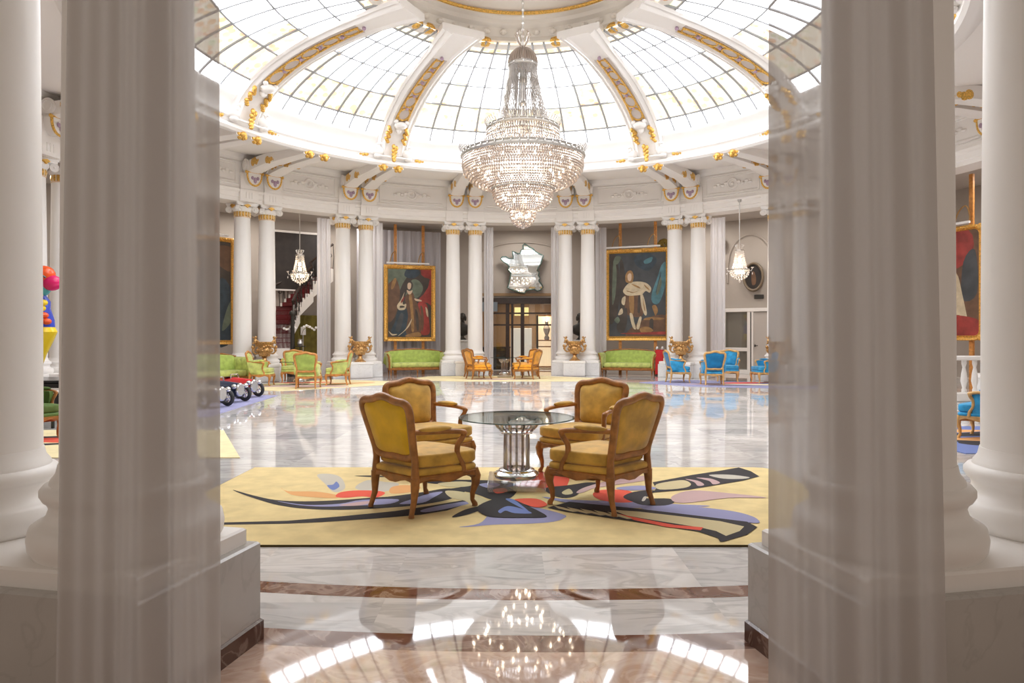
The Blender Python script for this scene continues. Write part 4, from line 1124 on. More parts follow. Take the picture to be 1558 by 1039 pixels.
def lantern_chandelier(label, loc, ztop, zbulk, group='small crystal chandeliers between the far columns'):
    e = empty('small_chandelier', loc); tag(e, label, 'chandelier', group)
    z = zbulk
    mb = MB(); mb.tube([(0,0,ztop),(0,0,z+1.05)], .015, 6, 0); mb.lathe([(0,ztop),(.07,ztop),(.05,ztop-.08),(0,ztop-.1)], 12, 0); mb.build('rod', STEEL, e)
    mb = MB()
    for q in range(8):
        a = 2*PI*q/8; mb.tube([(.02*sin(a),.02*cos(a),z+.95),(.09*sin(a),.09*cos(a),z+1.0),(.14*sin(a),.14*cos(a),z+1.10),(.10*sin(a),.10*cos(a),z+1.12)], .014, 5, 0)
    mb.build('crown', CRYSW, e)
    mb = MB()
    for q in range(20):
        a = 2*PI*q/20
        for k in range(9):
            u = (k+.5)/9; r = .13+.11*u**1.4; mb.octa((r*sin(a), r*cos(a), z+.92-.62*u), .018, .036)
    tag(mb.build('crystal_strands', CRYSW, e, smooth=False), kind='stuff')
    mb = MB()
    for k, (r, zz) in enumerate(((.30,.26),(.30,.20),(.28,.13),(.24,.07),(.17,.02),(.09,-.02))):
        n = max(5, int(r*70))
        for q in range(n):
            a = 2*PI*(q+.5*(k % 2))/n; mb.octa((r*sin(a), r*cos(a), z+zz), .022, .036)
    mb.ell((0,0,z-.07),(.03,.03,.06),0,8,6)
    tag(mb.build('crystal_bowl', CRYSW, e, smooth=False), kind='stuff')
    mb = MB(); mb.lathe([(.29,.27),(.315,.27),(.315,.31),(.29,.31)], 32, 0, c=(0,0,z), close=True); mb.lathe([(.13,.91),(.15,.91),(.15,.95),(.13,.95)], 20, 0, c=(0,0,z), close=True); mb.build('metal_ring', STEEL, e)
    for q in range(6):
        a = 2*PI*q/6+.3; mb = MB()
        mb.tube([(.30*sin(a),.30*cos(a),z+.28),(.36*sin(a),.36*cos(a),z+.24),(.40*sin(a),.40*cos(a),z+.33)], .012, 5, 0)
        mb.octa((.40*sin(a),.40*cos(a),z+.16), .018, .05); mb.lathe([(.02,.33),(.045,.37),(0,.34)], 8, 0, c=(.40*sin(a),.40*cos(a),z)); mb.build('arm', CRYSW, e)
    mb = MB()
    for q in range(5):
        a = 2*PI*q/5; mb = MB(); mb.ell((.12*sin(a),.12*cos(a),z+.2), (.03,.03,.05), 0, 7, 5); mb.build('lamp_bulb', BULB, e)
    for zz in (.45,.62): mb = MB(); mb.ell((0,0,z+zz), (.05,.05,.07), 0, 8, 6); mb.build('lamp_bulb', BULB, e)
    rebase(e, dz=zbulk-.13)
    return e
lc = lantern_chandelier('small crystal chandelier hanging in front of the staircase', (-7.40,24.3,0), 5.95, 3.35)
dup(lc, (7.48,22.9,3.22), .4, 'small crystal chandelier hanging beside the oval portrait')

# ================================================================== PORTRAITS
def canvas(mb, W, H, polys, y=0.0):
    k = 0
    for pts, m, sm in polys:
        k += 1
        p = cr(pts, 4) if sm else pts
        mb.flat([(-x*W, y+.0006*k, z*H) for x, z in p], m)
PD = mat('umber_paint', srgb(72,62,54), .5, var=.3, vscale=2.5); PD2 = mat('slate_paint', srgb(70,72,74), .5, var=.3, vscale=2); PR = mat('crimson_paint', srgb(160,60,52), .5, var=.35, vscale=3)
PSK = mat('flesh_paint', srgb(214,186,158), .5); PCR = mat('cream_paint', srgb(206,188,156), .5, var=.15, vscale=6); PBR = mat('brown_paint', srgb(108,78,56), .5, var=.25, vscale=4)
PBL = mat('teal_paint', srgb(84,130,140), .5, var=.35, vscale=3); PNV = mat('dark_blue_paint', srgb(52,66,76), .5, var=.3, vscale=4); POC = mat('ochre_paint', srgb(158,118,70), .5, var=.25, vscale=5); PGN = mat('sage_paint', srgb(106,116,98), .5, var=.3, vscale=3)
PAL = [PD,PD2,PR,PSK,PCR,PBR,PBL,PNV,POC,PGN]
def portrait(name, label, loc, rz, W, H, polys, fw=.17, rounded=False, lamp=True, rails=True, ztop=5.9, tilt=0.0):
    """origin at the bottom centre of the frame, +y to the hall"""
    e = empty(name, loc, rz); tag(e, label, 'painting')
    mb = MB()
    sec = [(0,0),(0,.06),(.02,.09),(.05,.075),(.10,.06),(.135,.085),(.155,.06),(.17,.035),(.17,0)]
    sec = [(a*fw/.17, b) for a, b in sec]
    if rounded:
        def cyc(i):
            out = []
            for (sx, sz, c) in ((1,1,0),(-1,1,1),(-1,-1,2),(1,-1,3)):
                for q in range(5):
                    b = PI/2*c+PI/2*q/4; R = .28
                    out.append((sx*(W/2-R)+(R-i)*cos(b), H/2+sz*(H/2-R)+(R-i)*sin(b)))
            return out
    else:
        def cyc(i): return [(W/2-i,H-i),(-W/2+i,H-i),(-W/2+i,i),(W/2-i,i)]
    rings = [[(x, y, z) for x, z in cyc(i)] for i, y in sec]
    mb.loft(rings+[rings[0]], 0, caps=False)
    n = 26
    for q in range(n):                                  # carved corners and centres
        for (x, z) in ((-W/2+.06+ (W-.12)*q/(n-1), H-.055),): mb.ell((x, .075, z), (.05,.03,.035), 0, 6, 5)
    for sx in (-1, 1):
        for sz in (.09, H-.09): mb.ell((sx*(W/2-.09), .07, sz), (.09,.04,.09), 0, 8, 6)
    mb.ell((0,.08,H-.09),(.22,.05,.09),0,10,6)
    mb.build('frame', GOLDF, e, sharp=40)
    mb = MB(); w, h = W-2*fw+.04, H-2*fw+.04
    mb.M = Matrix.Translation((0,0,fw-.02)); mb.box((0,.012,h/2), (w,.02,h), 0)
    canvas(mb, w, h, polys, .023); mb.build('canvas', PAL, e, smooth=False)
    if lamp:
        mb = MB(); mb.tube([(-W*.36,.22,H+.05),(W*.46,.22,H+.05)], .035, 8, 0); mb.build('lamp_tube', WHITE, e)
        for s in (-1, 1):
            x = s*.27*W
            mb = MB(); mb.tube(cr([(x,-.05,H+.10),(x,.04,H+.42),(x+.05,.12,H+.52),(x+.18,.18,H+.36),(x+.26,.22,H+.06)], 4, closed=False), .018, 6, 0); mb.build('lamp_arm', BRASS, e)
    if rails:
        for s in (-1, 1):
            mb = MB(); z0 = -loc[2]; mb.box((s*.27*W,-.10,(z0+ztop-loc[2])/2), (.11,.07,ztop-loc[2]-z0), 0); mb.build('easel_post', WOODL, e)
    return e
lady = [([(-.5,0),(.5,0),(.5,1),(-.5,1)],0,False),
 ([(-.5,.62),(-.30,.60),(-.16,.78),(-.02,.98),(-.5,1.0)],9,True),([(-.5,.25),(-.34,.3),(-.22,.62),(-.30,.84),(-.44,.80),(-.5,.7)],5,True),([(-.42,.70),(-.36,.72),(-.30,.84),(-.34,.86),(-.40,.80)],8,True),
 ([(-.1,.58),(.08,.56),(.24,.62),(.30,.74),(.18,.84),(.02,.82)],9,True),([(-.12,.9),(.05,.86),(.22,.92),(.18,.99),(-.05,1.0)],7,True),
 ([(.5,1),(.24,1),(.26,.92),(.34,.88),(.46,.86),(.42,.74),(.32,.64),(.19,.55),(.26,.51),(.40,.51),(.5,.46)],2,False),
 ([(.18,.50),(.38,.49),(.43,.3),(.46,.1),(.40,.04),(.25,.06),(.28,.25)],2,True),([(.24,.46),(.30,.42),(.32,.2),(.28,.08),(.27,.26)],5,True),([(.36,.45),(.41,.40),(.42,.30),(.38,.34)],4,True),
 ([(-.42,.08),(-.2,.02),(.05,.06),(0,.25),(-.08,.42),(-.26,.40),(-.34,.22)],7,True),([(-.32,.12),(-.22,.10),(-.14,.32),(-.22,.34)],1,True),
 ([(-.10,.60),(.05,.66),(.11,.58),(.22,.40),(.27,.2),(.22,.06),(-.08,.06),(-.04,.3),(-.08,.45)],5,True),([(-.02,.60),(.04,.62),(.08,.40),(.10,.12),(.04,.10),(.02,.36)],8,True),([(.12,.40),(.18,.36),(.21,.14),(.16,.12)],0,True),
 ([(-.12,.66),(-.20,.55),(-.29,.46),(-.24,.40),(-.11,.41),(-.08,.49),(-.15,.48),(-.16,.55)],4,True),([(-.20,.50),(-.14,.54),(-.12,.60),(-.19,.54)],2,True),([(-.22,.43),(-.12,.44),(-.14,.46),(-.22,.46)],0,True),
 ([(-.09,.70),(-.10,.77),(-.05,.82),(.03,.82),(.07,.77),(.05,.71),(-.02,.68)],0,True),
 ([(-.07,.69),(.0,.675),(.06,.69),(.03,.64),(-.03,.63)],3,True),([(-.05,.72),(-.05,.78),(-.01,.80),(.03,.78),(.02,.72),(-.015,.70)],3,True),
 ([(.10,.57),(.16,.565),(.25,.55),(.27,.53),(.14,.535)],3,True),([(-.1,.12),(.05,.28),(-.02,.16),(-.2,.05),(-.26,.03)],4,True),([(-.48,.10),(-.40,.03),(-.28,.05),(-.40,.055)],4,True),
 ([(-.08,.04),(.2,.08),(.25,.02),(-.05,.01)],8,True)]
robe = [([(-.5,0),(.5,0),(.5,1),(-.5,1)],1,False),([(-.5,.2),(-.36,.25),(-.30,.6),(-.36,.95),(-.5,.95)],0,True),([(-.44,.4),(-.38,.5),(-.36,.8),(-.42,.9)],9,True),([(-.30,.3),(-.2,.4),(-.22,.8),(-.3,.9)],0,True),([(-.2,0),(.5,0),(.5,.25),(.1,.2)],5,True),
 ([(-.05,.95),(.2,.98),(.34,.9),(.2,.78),(.0,.84)],7,True),([(.5,.86),(.42,.84),(.35,.7),(.25,.50),(.27,.40),(.38,.40),(.48,.6)],6,True),([(.41,.76),(.36,.64),(.32,.52),(.345,.54),(.39,.64)],7,True),([(.40,.70),(.33,.52),(.36,.50),(.42,.62)],9,True),([(.12,.9),(.26,.94),(.24,.88),(.14,.86)],6,True),([(-.38,.96),(-.28,.95),(-.34,.87),(-.42,.88)],9,True),
 ([(-.20,.52),(0,.54),(.12,.47),(.09,.25),(-.16,.26),(-.22,.40)],5,True),([(-.14,.48),(-.06,.50),(-.06,.28),(-.12,.30)],8,True),([(.02,.48),(.06,.46),(.05,.30),(.01,.30)],0,True),
 ([(-.24,.56),(-.15,.635),(-.02,.655),(.14,.64),(.24,.58),(.22,.52),(.15,.54),(.08,.50),(-.04,.49),(-.16,.49),(-.23,.52)],4,True),([(-.18,.55),(-.08,.52),(.04,.55),(-.06,.53),(-.16,.535)],8,True),([(.12,.62),(.20,.57),(.21,.55),(.15,.58)],8,True),([(-.10,.63),(.02,.60),(.06,.57),(-.02,.59)],8,True),
 ([(.06,.53),(.12,.46),(.17,.28),(.13,.26),(.07,.38)],4,True),([(.10,.46),(.12,.40),(.14,.31),(.12,.33)],8,True),
 ([(-.20,.66),(-.20,.74),(-.15,.785),(-.09,.78),(-.06,.72),(-.08,.65),(-.14,.64)],8,True),([(-.16,.68),(-.165,.73),(-.13,.755),(-.10,.74),(-.10,.68),(-.13,.66)],3,True),([(-.26,.46),(-.20,.48),(-.22,.38),(-.27,.40)],4,True),
 ([(-.13,.27),(-.08,.27),(-.05,.18),(-.02,.09),(-.08,.12)],4,True),([(.04,.23),(.08,.23),(.06,.16),(.03,.09),(-.01,.11)],4,True),
 ([(-.36,.10),(-.28,.28),(-.18,.34),(-.18,.15),(-.25,.05)],0,True),([(-.33,.26),(-.30,.32),(-.26,.34),(-.25,.28)],4,True),([(-.40,.20),(-.34,.24),(-.30,.20),(-.34,.16)],9,True),
 ([(.12,.2),(.4,.2),(.46,.22),(.2,.23)],8,True),([(.26,.36),(.32,.37),(.36,.31),(.32,.25),(.29,.29)],8,True),([(.22,.20),(.28,.20),(.27,.06),(.22,.08)],0,True),([(.05,.10),(.18,.12),(.28,.07),(.1,.04)],8,True),([(-.3,.04),(.1,.03),(.5,.03),(.5,.06),(.2,.055)],2,True)]
dark = [([(-.5,0),(.5,0),(.5,1),(-.5,1)],0,False),([(.2,0),(.5,0),(.5,.5),(.3,.6)],7,True),([(.35,.1),(.5,.2),(.5,.4),(.42,.3)],9,True),([(0,.9),(.5,.95),(.5,.7),(.2,.8)],5,True),([(-.2,.1),(.1,.1),(.1,.6),(-.1,.75),(-.25,.5)],7,True),([(-.1,.76),(-.04,.82),(.02,.76),(-.03,.7)],3,True)]
wine = [([(-.5,0),(.5,0),(.5,1),(-.5,1)],5,False),([(-.5,.6),(.3,.7),(.3,1),(-.5,1)],2,True),([(.2,.35),(.45,.4),(.42,.8),(.22,.7)],1,True),([(-.1,.2),(.15,.2),(.3,.1),(.2,.4),(.1,.6),(-.1,.62),(-.2,.4)],4,True),([(-.5,0),(.5,0),(.5,.14),(.1,.2),(-.5,.2)],2,True),([(-.04,.65),(.02,.72),(.08,.66),(.02,.6)],3,True)]
def pframe(t, r, z): 
    p, rz = frame_at(t, r, z); return p, rz
p, rz = pframe(-18.3, 13.6, 1.26); portrait('portrait', 'gold-framed portrait of a standing lady before a red drape, over the left green sofa', p, rz, 2.06, 3.03, lady)
p, rz = pframe(20.8, 13.15, 1.29); portrait('portrait', 'gold-framed portrait of a robed figure before a teal drape, over the right green sofa', p, rz, 2.54, 3.58, robe)
p, rz = pframe(-52.4, 13.25, 1.18); portrait('portrait', 'dark gold-framed portrait at the left, cut off by the sheer curtain', p, rz, 2.55, 3.62, dark, .15)
p, rz = pframe(68.7, 13.0, 1.34); portrait('portrait', 'gold-framed portrait with rounded corners seen through the gap at the right edge', p, rz, 1.9, 3.16, wine, .14, True)
# oval portrait and small dark picture
p, rz = frame_at(37.1, 15.12, 3.75)
e = empty('oval_portrait', p, rz); tag(e, 'small oval dark portrait on the wall beside the small chandelier at the right', 'painting')
mb = MB(); mb.tube([(.36*cos(2*PI*k/28),.05,.52*sin(2*PI*k/28)) for k in range(28)], [(.07,.05)]*28, 8, 0, closed=True, up=(0,1,0)); mb.build('frame', mat('grey_gilt_frame', srgb(128,112,92), .5), e)
mb = MB(); mb.loft([[(.34*cos(2*PI*k/28),y,.50*sin(2*PI*k/28)) for k in range(28)] for y in (0,.04)], 0)
mb.flat(cr([(-.1,.045,-.05),(-.04,.045,.18),(.05,.045,.2),(.08,.045,.05),(.05,.045,-.3),(-.08,.045,-.28)],3), 1); mb.build('canvas', [SCREEN, PBR], e, smooth=False)
p, rz = frame_at(37.8, 15.17, 2.98); mb = MB(); mb.bbox((0,0,0), (.36,.05,.16), 0, .01); o = mb.build('wall_plaque', DARKM); o.location = p; o.rotation_euler = (0,0,rz); tag(o, 'small dark plaque on the grey wall below the oval portrait', 'plaque')
# gilded wall ornaments
def sconce(label, t, z, r=15.05):
    p, rz = frame_at(t, r, z); e = empty('gilded_wall_ornament', p, rz); tag(e, label, 'wall ornament')
    GO = bpy.data.materials.get('old_gold') or mat('old_gold', srgb(140,118,56), .5, .5, var=.3)
    mb = MB(); mb.tube([(0,.05,-.75),(.05,.06,-.3),(.16,.06,.05),(.2,.06,.35)], [.015,.03,.05,.03], 6, 0); mb.build('stalk', GO, e)
    mb = MB()
    for k in range(7): mb.ell((.16+.17*cos(.5+k*.55), .06, .25+.22*sin(.5+k*.55)), (.13,.05,.10), 0, 7, 5)
    mb.build('leaf_head', GO, e)
sconce('gilded leaf ornament on the wall left of the oval portrait', 32.6, 4.85); sconce('gilded leaf ornament on the wall behind the right of the teal-draped portrait', 24.3, 4.9)

# ================================================================== MAP-SHAPED MIRROR
OUT = [(.56,0.0),(.62,.03),(.68,.07),(.76,.10),(.80,.15),(.87,.19),(.95,.22),(1.0,.24),(.96,.33),(.94,.40),(.88,.48),(.85,.54),(.90,.57),(.88,.64),(.92,.70),(.89,.75),(.96,.83),(.99,.88),(.94,.93),(.86,.96),(.78,.92),(.68,.93),(.60,.95),(.56,1.0),(.46,.99),(.36,.955),(.24,.92),(.16,.89),(.20,.78),(.22,.68),(.24,.60),(.17,.52),(.20,.46),(.14,.40),(.06,.36),(.0,.30),(.03,.265),(.12,.26),(.20,.30),(.30,.30),(.28,.22),(.27,.15),(.33,.17),(.40,.20),(.46,.19),(.48,.13),(.52,.10),(.52,.03)]
p, rz = frame_at(.45, 14.95, 3.30)
e = empty('wall_mirror', (.43,29.72,3.30), PI); tag(e, 'frameless mirror in the outline of a country map above the doorway', 'mirror')
W, H = 1.82, 2.10
MP = [((.5-x)*W, (1-z)*H) for x, z in OUT]
mb = MB(); mb.loft([[(x,.0,z) for x, z in MP], [(x,.03,z) for x, z in MP]], 0, caps=False); 
mb.tube([(x,.032,z) for x, z in MP], .028, 6, 0, closed=True); mb.build('bevelled_rim', MIRROR_RIM, e, smooth=False)
mb = MB(); mb.flat([(x,.03,z) for x, z in MP], 0); mb.build('mirror_glass', MIRROR, e, smooth=False)
mb = MB(); mb.flat([(x,.0,z) for x, z in MP], 0); mb.build('backing', DARKM, e, smooth=False)

# ================================================================== URNS AND BUSTS
def urn(label, t, first=[None]):
    p, rz = frame_at(t, RR-.66, PLT)
    if first[0]: return dup(first[0], p, rz, label)
    e = empty('gilded_urn', p, rz); tag(e, label, 'urn', 'gilded urns on the plinths'); first[0] = e
    mb = MB(); mb.lathe([(0,0),(.20,0),(.20,.03),(.15,.05),(.10,.10),(.07,.16),(.06,.20),(.10,.22),(.07,.24),(0,.24)], 28, 0); mb.build('foot', BRONZE, e, sharp=50)
    mb = MB(); mb.lathe([(0,.23),(.08,.24),(.16,.28),(.22,.36),(.24,.44),(.225,.50),(.21,.53),(.24,.58),(.29,.66),(.31,.70),(.29,.72),(.25,.66),(.2,.55),(0,.5)], 32, 0)
    for q in range(16):
        a = 2*PI*q/16; mb.ell((.235*sin(a), .235*cos(a), .44), (.04,.04,.05), 0, 7, 5); mb.ell((.15*sin(a), .15*cos(a), .30), (.03,.03,.05), 0, 7, 5)
    for q in range(5): mb.ell((.08*(q-2), .245, .60-.02*abs(q-2)), (.05,.04,.04), 0, 7, 5)
    mb.build('bowl', BRONZE, e, sharp=50)
    for s in (-1, 1):
        mb = MB()
        mb.tube(cr([(s*.20,0,.36),(s*.30,0,.34),(s*.38,0,.42),(s*.34,0,.52),(s*.28,0,.60),(s*.33,0,.70),(s*.40,0,.66)], 3, closed=False), .028, 6, 0)
        mb.ell((s*.33,.02,.74), (.055,.05,.09), 0, 8, 6); mb.ell((s*.31,.03,.86), (.04,.04,.045), 0, 8, 6)
        mb.tube([(s*.33,.03,.80),(s*.25,.06,.74),(s*.22,.06,.70)], .022, 6, 0); mb.tube([(s*.34,.03,.82),(s*.41,.03,.88)], .02, 6, 0); mb.ell((s*.40,0,.55), (.05,.05,.06), 0, 7, 5); mb.ell((s*.38,0,.45), (.05,.05,.05), 0, 7, 5)
        mb.build('figural_handle', BRONZE, e, sharp=60)
for k, lab in (('A','gilded urn with figural handles left of the staircase, behind the green chairs'),('B','gilded urn with figural handles between staircase and red-draped portrait'),
   ('D','gilded urn with figural handles right of the far doorway'),('E','gilded urn with figural handles behind the blue chairs'),('A2','gilded urn at the right, half hidden by the sheer curtain')): urn(lab, PAIRS[k])
def bust(label, loc, rz):
    e = empty('bust', loc, rz); tag(e, label, 'bust', 'dark busts flanking the doorway')
    mb = MB(); mb.bbox((0,0,.62), (.42,.42,1.24), 0, .02); mb.bbox((0,0,1.28), (.52,.52,.08), 0, .02); mb.bbox((0,0,.06), (.54,.54,.12), 0, .02); mb.build('pedestal', MARBW, e)
    mb = MB()
    mb.lathe([(0,1.32),(.16,1.32),(.15,1.36),(.07,1.42),(.07,1.48),(0,1.5)], 20, 0)
    sh = [(.10,1.48,.08),(.26,1.56,.15),(.33,1.70,.17),(.34,1.80,.17),(.26,1.90,.15),(.11,1.97,.10),(.075,2.04,.085),(.08,2.09,.09)]
    mb.loft([[(a*cos(2*PI*k/18), b*sin(2*PI*k/18), z) for k in range(18)] for a, z, b in sh], 0)
    mb.ell((0,.03,2.22),(.105,.13,.155),0,14,10); mb.ell((0,.155,2.20),(.02,.035,.04),0,8,6); mb.ell((0,.13,2.10),(.05,.04,.03),0,8,6)
    mb.ell((0,-.02,2.30),(.12,.13,.10),0,12,8)
    for s in (-1,1): mb.ell((s*.11,-.03,2.18),(.05,.08,.11),0,8,6); mb.ell((s*.045,.125,2.24),(.02,.02,.012),0,6,4)
    mb.build('figure', DARKM, e, sharp=70)
    return e
p, rz = frame_at(-9.6, 14.0); b1 = bust('dark bust on a white pedestal between the columns left of the doorway', (-1.98,27.9,0), PI)
dup(b1, (2.72,27.9,0), PI, 'dark bust on a white pedestal between the columns right of the doorway')

# ================================================================== DOORWAY
TAN = mat('tan_panel', srgb(150,120,86), .6); LITW = emis('lit_showcase', (1,.78,.50,1), .45); LITP = emis('backlit_poster', (.85,.80,.72,1), .28)
mb = MB()
mb.box((.5,33.4,1.6), (4.6,.15,3.2), 0); mb.box((-1.75,31.7,1.6), (.12,3.5,3.2), 0); mb.box((2.75,31.7,1.6), (.12,3.5,3.2), 0); mb.box((.5,31.7,3.25), (4.6,3.6,.12), 0)
o = mb.build('wall_foyer', TAN, smooth=False); struct(o)
mb = MB(); mb.box((.5,31.6,-.03), (4.6,4.0,.068), 0); o = mb.build('floor_foyer', MARBW, smooth=False); struct(o)
e = empty('door_1', (.43,29.95,0)); struct(e)
mb = MB(); mb.bbox((0,0,2.98), (3.4,.24,.26), 0, .01); mb.build('header_beam', WOODD, e)
for x, w in ((-1.52,.14),(-.62,.16),(-.42,.10),(.02,.16),(1.42,.14)):
    mb = MB(); mb.bbox((x,.0,1.43), (w,.14,2.86), 0, .01); mb.build('post', WOODD, e)
for x0, x1 in ((-1.45,-.70),(-.37,-.06),(.10,1.35)):
    mb = MB(); mb.box(((x0+x1)/2,0,1.45), (x1-x0,.012,2.8), 0); mb.build('glass_pane', GLASSC, e)
for z in (1.95,2.45):
    mb = MB(); mb.box((-.05,0,z), (2.9,.07,.07), 0); mb.build('cross_bar', WOODD, e)
mb = MB(); mb.bbox((0,0,.915), (.95,.06,1.82), 0, .01); o = mb.build('lit_poster', LITP); o.location = (.42,31.5,.005); tag(o, 'pale backlit poster inside the doorway', 'poster')
mb = MB(); mb.bbox((0,0,0), (.72,.06,.40), 0, .01); o = mb.build('wall_screen', mat('screen_grey', srgb(122,132,140), .3)); o.location = (-.98,29.75,2.72); tag(o, 'grey screen at the top left of the doorway', 'screen')
mb = MB(); mb.bbox((0,0,0), (.62,.05,.36), 0, .01); o = mb.build('lamp_panel', emis('amber_panel', (1,.72,.30,1), .7)); o.location = (.42,30.6,2.55); tag(o, 'amber lit panel over the doorway glazing', 'light panel')
e = empty('display_cabinet', (1.55,31.2,0)); tag(e, 'lit display cabinet in the right half of the doorway', 'cabinet')
for x in (-.42,.42):
    mb = MB(); mb.bbox((x,0,1.2), (.08,.5,2.4), 0, .01); mb.build('side_panel', WOODD, e)
mb = MB(); mb.box((0,.23,1.25), (.78,.03,2.3), 0); mb.build('back_panel', LITW, e, smooth=False)
for z in (.1,1.0,1.28,2.38):
    mb = MB(); mb.bbox((0,0,z), (.80,.46,.05), 0, .008); mb.build('shelf', WOODL, e)
mb = MB(); mb.lathe([(0,0),(.10,0),(.12,.1),(.06,.2),(.13,.36),(.16,.5),(.10,.62),(.05,.66),(.08,.74),(.08,.82),(0,.88)], 20, 0); o = mb.build('figurine', WHITE); o.location = (1.55,31.1,1.306); tag(o, 'white figurine standing in the lit display cabinet', 'figurine')
e = empty('reception_counter', (-.75,30.9,0)); tag(e, 'low black counter inside the doorway behind the yellow chairs', 'counter')
mb = MB(); mb.bbox((0,0,.48), (1.3,.5,.96), 0, .02); mb.build('front', BLACK, e); mb = MB(); mb.bbox((0,0,.98), (1.4,.6,.05), 0, .01); mb.build('counter_top', DARKM, e)

# ================================================================== STAIRCASE BAY (left)
e = empty('spiral_staircase', (0,0,0)); tag(e, 'curved white staircase with red carpet and dark iron railing behind the left columns', 'staircase')
SC_ = Vector((-6.2,28.0)); 
def stp(u, r):
    a = R_(250-118*u) ; return (SC_.x+r*cos(a)*1.0, SC_.y+r*sin(a))
NS = 18
def stair_pt(u, w):
    # u 0..1 along the flight, w -1 outer(near us) .. 1 inner
    base = cr([(-8.45,25.0),(-8.62,25.7),(-8.50,26.5),(-8.0,27.15),(-7.25,27.6)], 1, closed=False)
    x = u*4; i = min(int(x), 3); f = x-i
    a = Vector((base[i][0], base[i][1])); b = Vector((base[i+1][0], base[i+1][1])); q = a.lerp(b, f); d = (b-a).normalized(); n = Vector((-d.y, d.x))
    return q+n*(w*.55)
def stz(u): return 1.05+3.05*u
mb = MB(); mc = MB()
for k in range(NS):
    u0, u1 = k/NS, (k+1)/NS
    P = [stair_pt(u0,-1), stair_pt(u1,-1), stair_pt(u1,1), stair_pt(u0,1)]
    z0, z1 = stz(u0)-.42, stz(u1)
    mb.loft([[(p.x,p.y,stz(u)-.40-.1*u) for p, u in zip(P,(u0,u1,u1,u0))], [(p.x,p.y,z1) for p in P]], 0)
    P = [stair_pt(u0,-.98), stair_pt(u1,-.98), stair_pt(u1,.75), stair_pt(u0,.75)]
    mc.prism([(p.x,p.y) for p in P], z1, z1+.02, 0)
    P = [stair_pt(u0,-.98), stair_pt(u0+.004,-.98), stair_pt(u0+.004,.75), stair_pt(u0,.75)]
    mc.prism([(p.x,p.y) for p in P], stz(u0)-.02, z1+.015, 0)
mb.build('flight', WHITE2, e, smooth=False); mc.build('red_carpet', RED, e, smooth=False)
mb = MB(); mb.tube([(stair_pt(k/20,-1).x, stair_pt(k/20,-1).y, stz(k/20)+.95) for k in range(21)], .045, 6, 0)
mb.tube([(stair_pt(k/20,1).x, stair_pt(k/20,1).y, stz(k/20)+.95) for k in range(21)], .04, 6, 0); mb.build('handrail', WOODD, e)
mb = MB()
for w in (-1, 1):
    mb = MB()
    for k in range(31):
        p = stair_pt(k/30, w); z = stz(k/30)
        mb.tube([(p.x,p.y,z-.02),(p.x+.03*(-1)**k,p.y,z+.45),(p.x,p.y,z+.95)], .014, 5, 0)
        if k % 2: mb.tube([(p.x+.07*cos(b),p.y,z+.6+.07*sin(b)) for b in [2*PI*j/8 for j in range(8)]], .012, 4, 0, closed=True)
    mb.build('iron_railing', DARKM, e)
mb = MB(); p = stair_pt(0,-1); mb.tube([(p.x,p.y,0),(p.x,p.y,2.2)], [.09,.07], 10, 0); mb.ell((p.x,p.y,2.28),(.12,.12,.12),0,10,8); mb.loft([[(a.x,a.y,z) for a in (stair_pt(-.0,-1),stair_pt(.12,-1),stair_pt(.12,1),stair_pt(0,1))] for z in (0,.66)], 0); mb.build('newel', DARKM, e); rebase(e, -8.3, 26.2, 0)
p, rz = frame_at(-34.6, 15.1, 3.25)
e = empty('dark_picture', p, rz); tag(e, 'very large dark picture on the wall above the staircase', 'painting')
mb = MB(); mb.box((0,0,1.12), (1.9,.05,2.24), 0); mb.build('canvas', SCREEN, e, smooth=False)
mb = MB(); mb.box((0,.02,2.26), (2.0,.1,.08), 0); mb.box((1.0,.02,1.1), (.09,.1,2.3), 1); mb.box((-1.0,.02,1.1), (.06,.1,2.3), 0); mb.box((0,.02,0), (2.0,.1,.06), 0); mb.build('frame', [WHITE2, OLIVE], e, smooth=False)
def olive(t, w, z1):
    p = pol(t, 14.85); a = R_(t); tn = (cos(a), -sin(a))
    a0 = (p[0]-tn[0]*w/2, p[1]-tn[1]*w/2); a1 = (p[0]+tn[0]*w/2, p[1]+tn[1]*w/2)
    curtain('drape', (a0,a1), (a0,a1), .01, z1, 7, .04, OLIVE, 'olive green drape below the staircase', 'curtain', seed=21, nu=90, nv=4)
olive(-33.8, 1.9, 2.28)
p = pol(-34.6, 14.2)
e = empty('flower_stand', (-7.65,25.15,0)); tag(e, 'white flowers in a vase on a thin stand before the olive drape', 'plant')
mb = MB(); mb.tube([(0,0,0),(0,0,1.1)], .02, 6, 0); mb.lathe([(0,0),(.18,0),(.16,.03),(0,.04)], 16, 0); mb.lathe([(0,1.08),(.2,1.08),(.2,1.11),(0,1.11)], 16, 0); mb.build('stand', DARKM, e)
mb = MB(); mb.lathe([(0,1.11),(.06,1.11),(.1,1.2),(.06,1.32),(.08,1.36),(0,1.36)], 14, 0); mb.build('vase', STEEL, e)
mb = MB(); rnd = random.Random(4)
for s in (-1, 1):
    mb.tube([(0,0,1.34),(s*.12,0,1.7),(s*.35,0,1.85),(s*.55,0,1.72)], .008, 5, 1)
    for k in range(7): mb.ell((s*(.15+.07*k), rnd.uniform(-.05,.05), 1.78+.06*sin(k)+rnd.uniform(-.03,.03)), (.05,.03,.045), 0, 6, 5)
mb.build('blossoms', [WHITE, OLIVE], e)
e = empty('wall_notice', pol(-34.2,14.75,1.55), PI-R_(-34.2)); tag(e, 'small pale notice holder in front of the olive drape', 'notice')
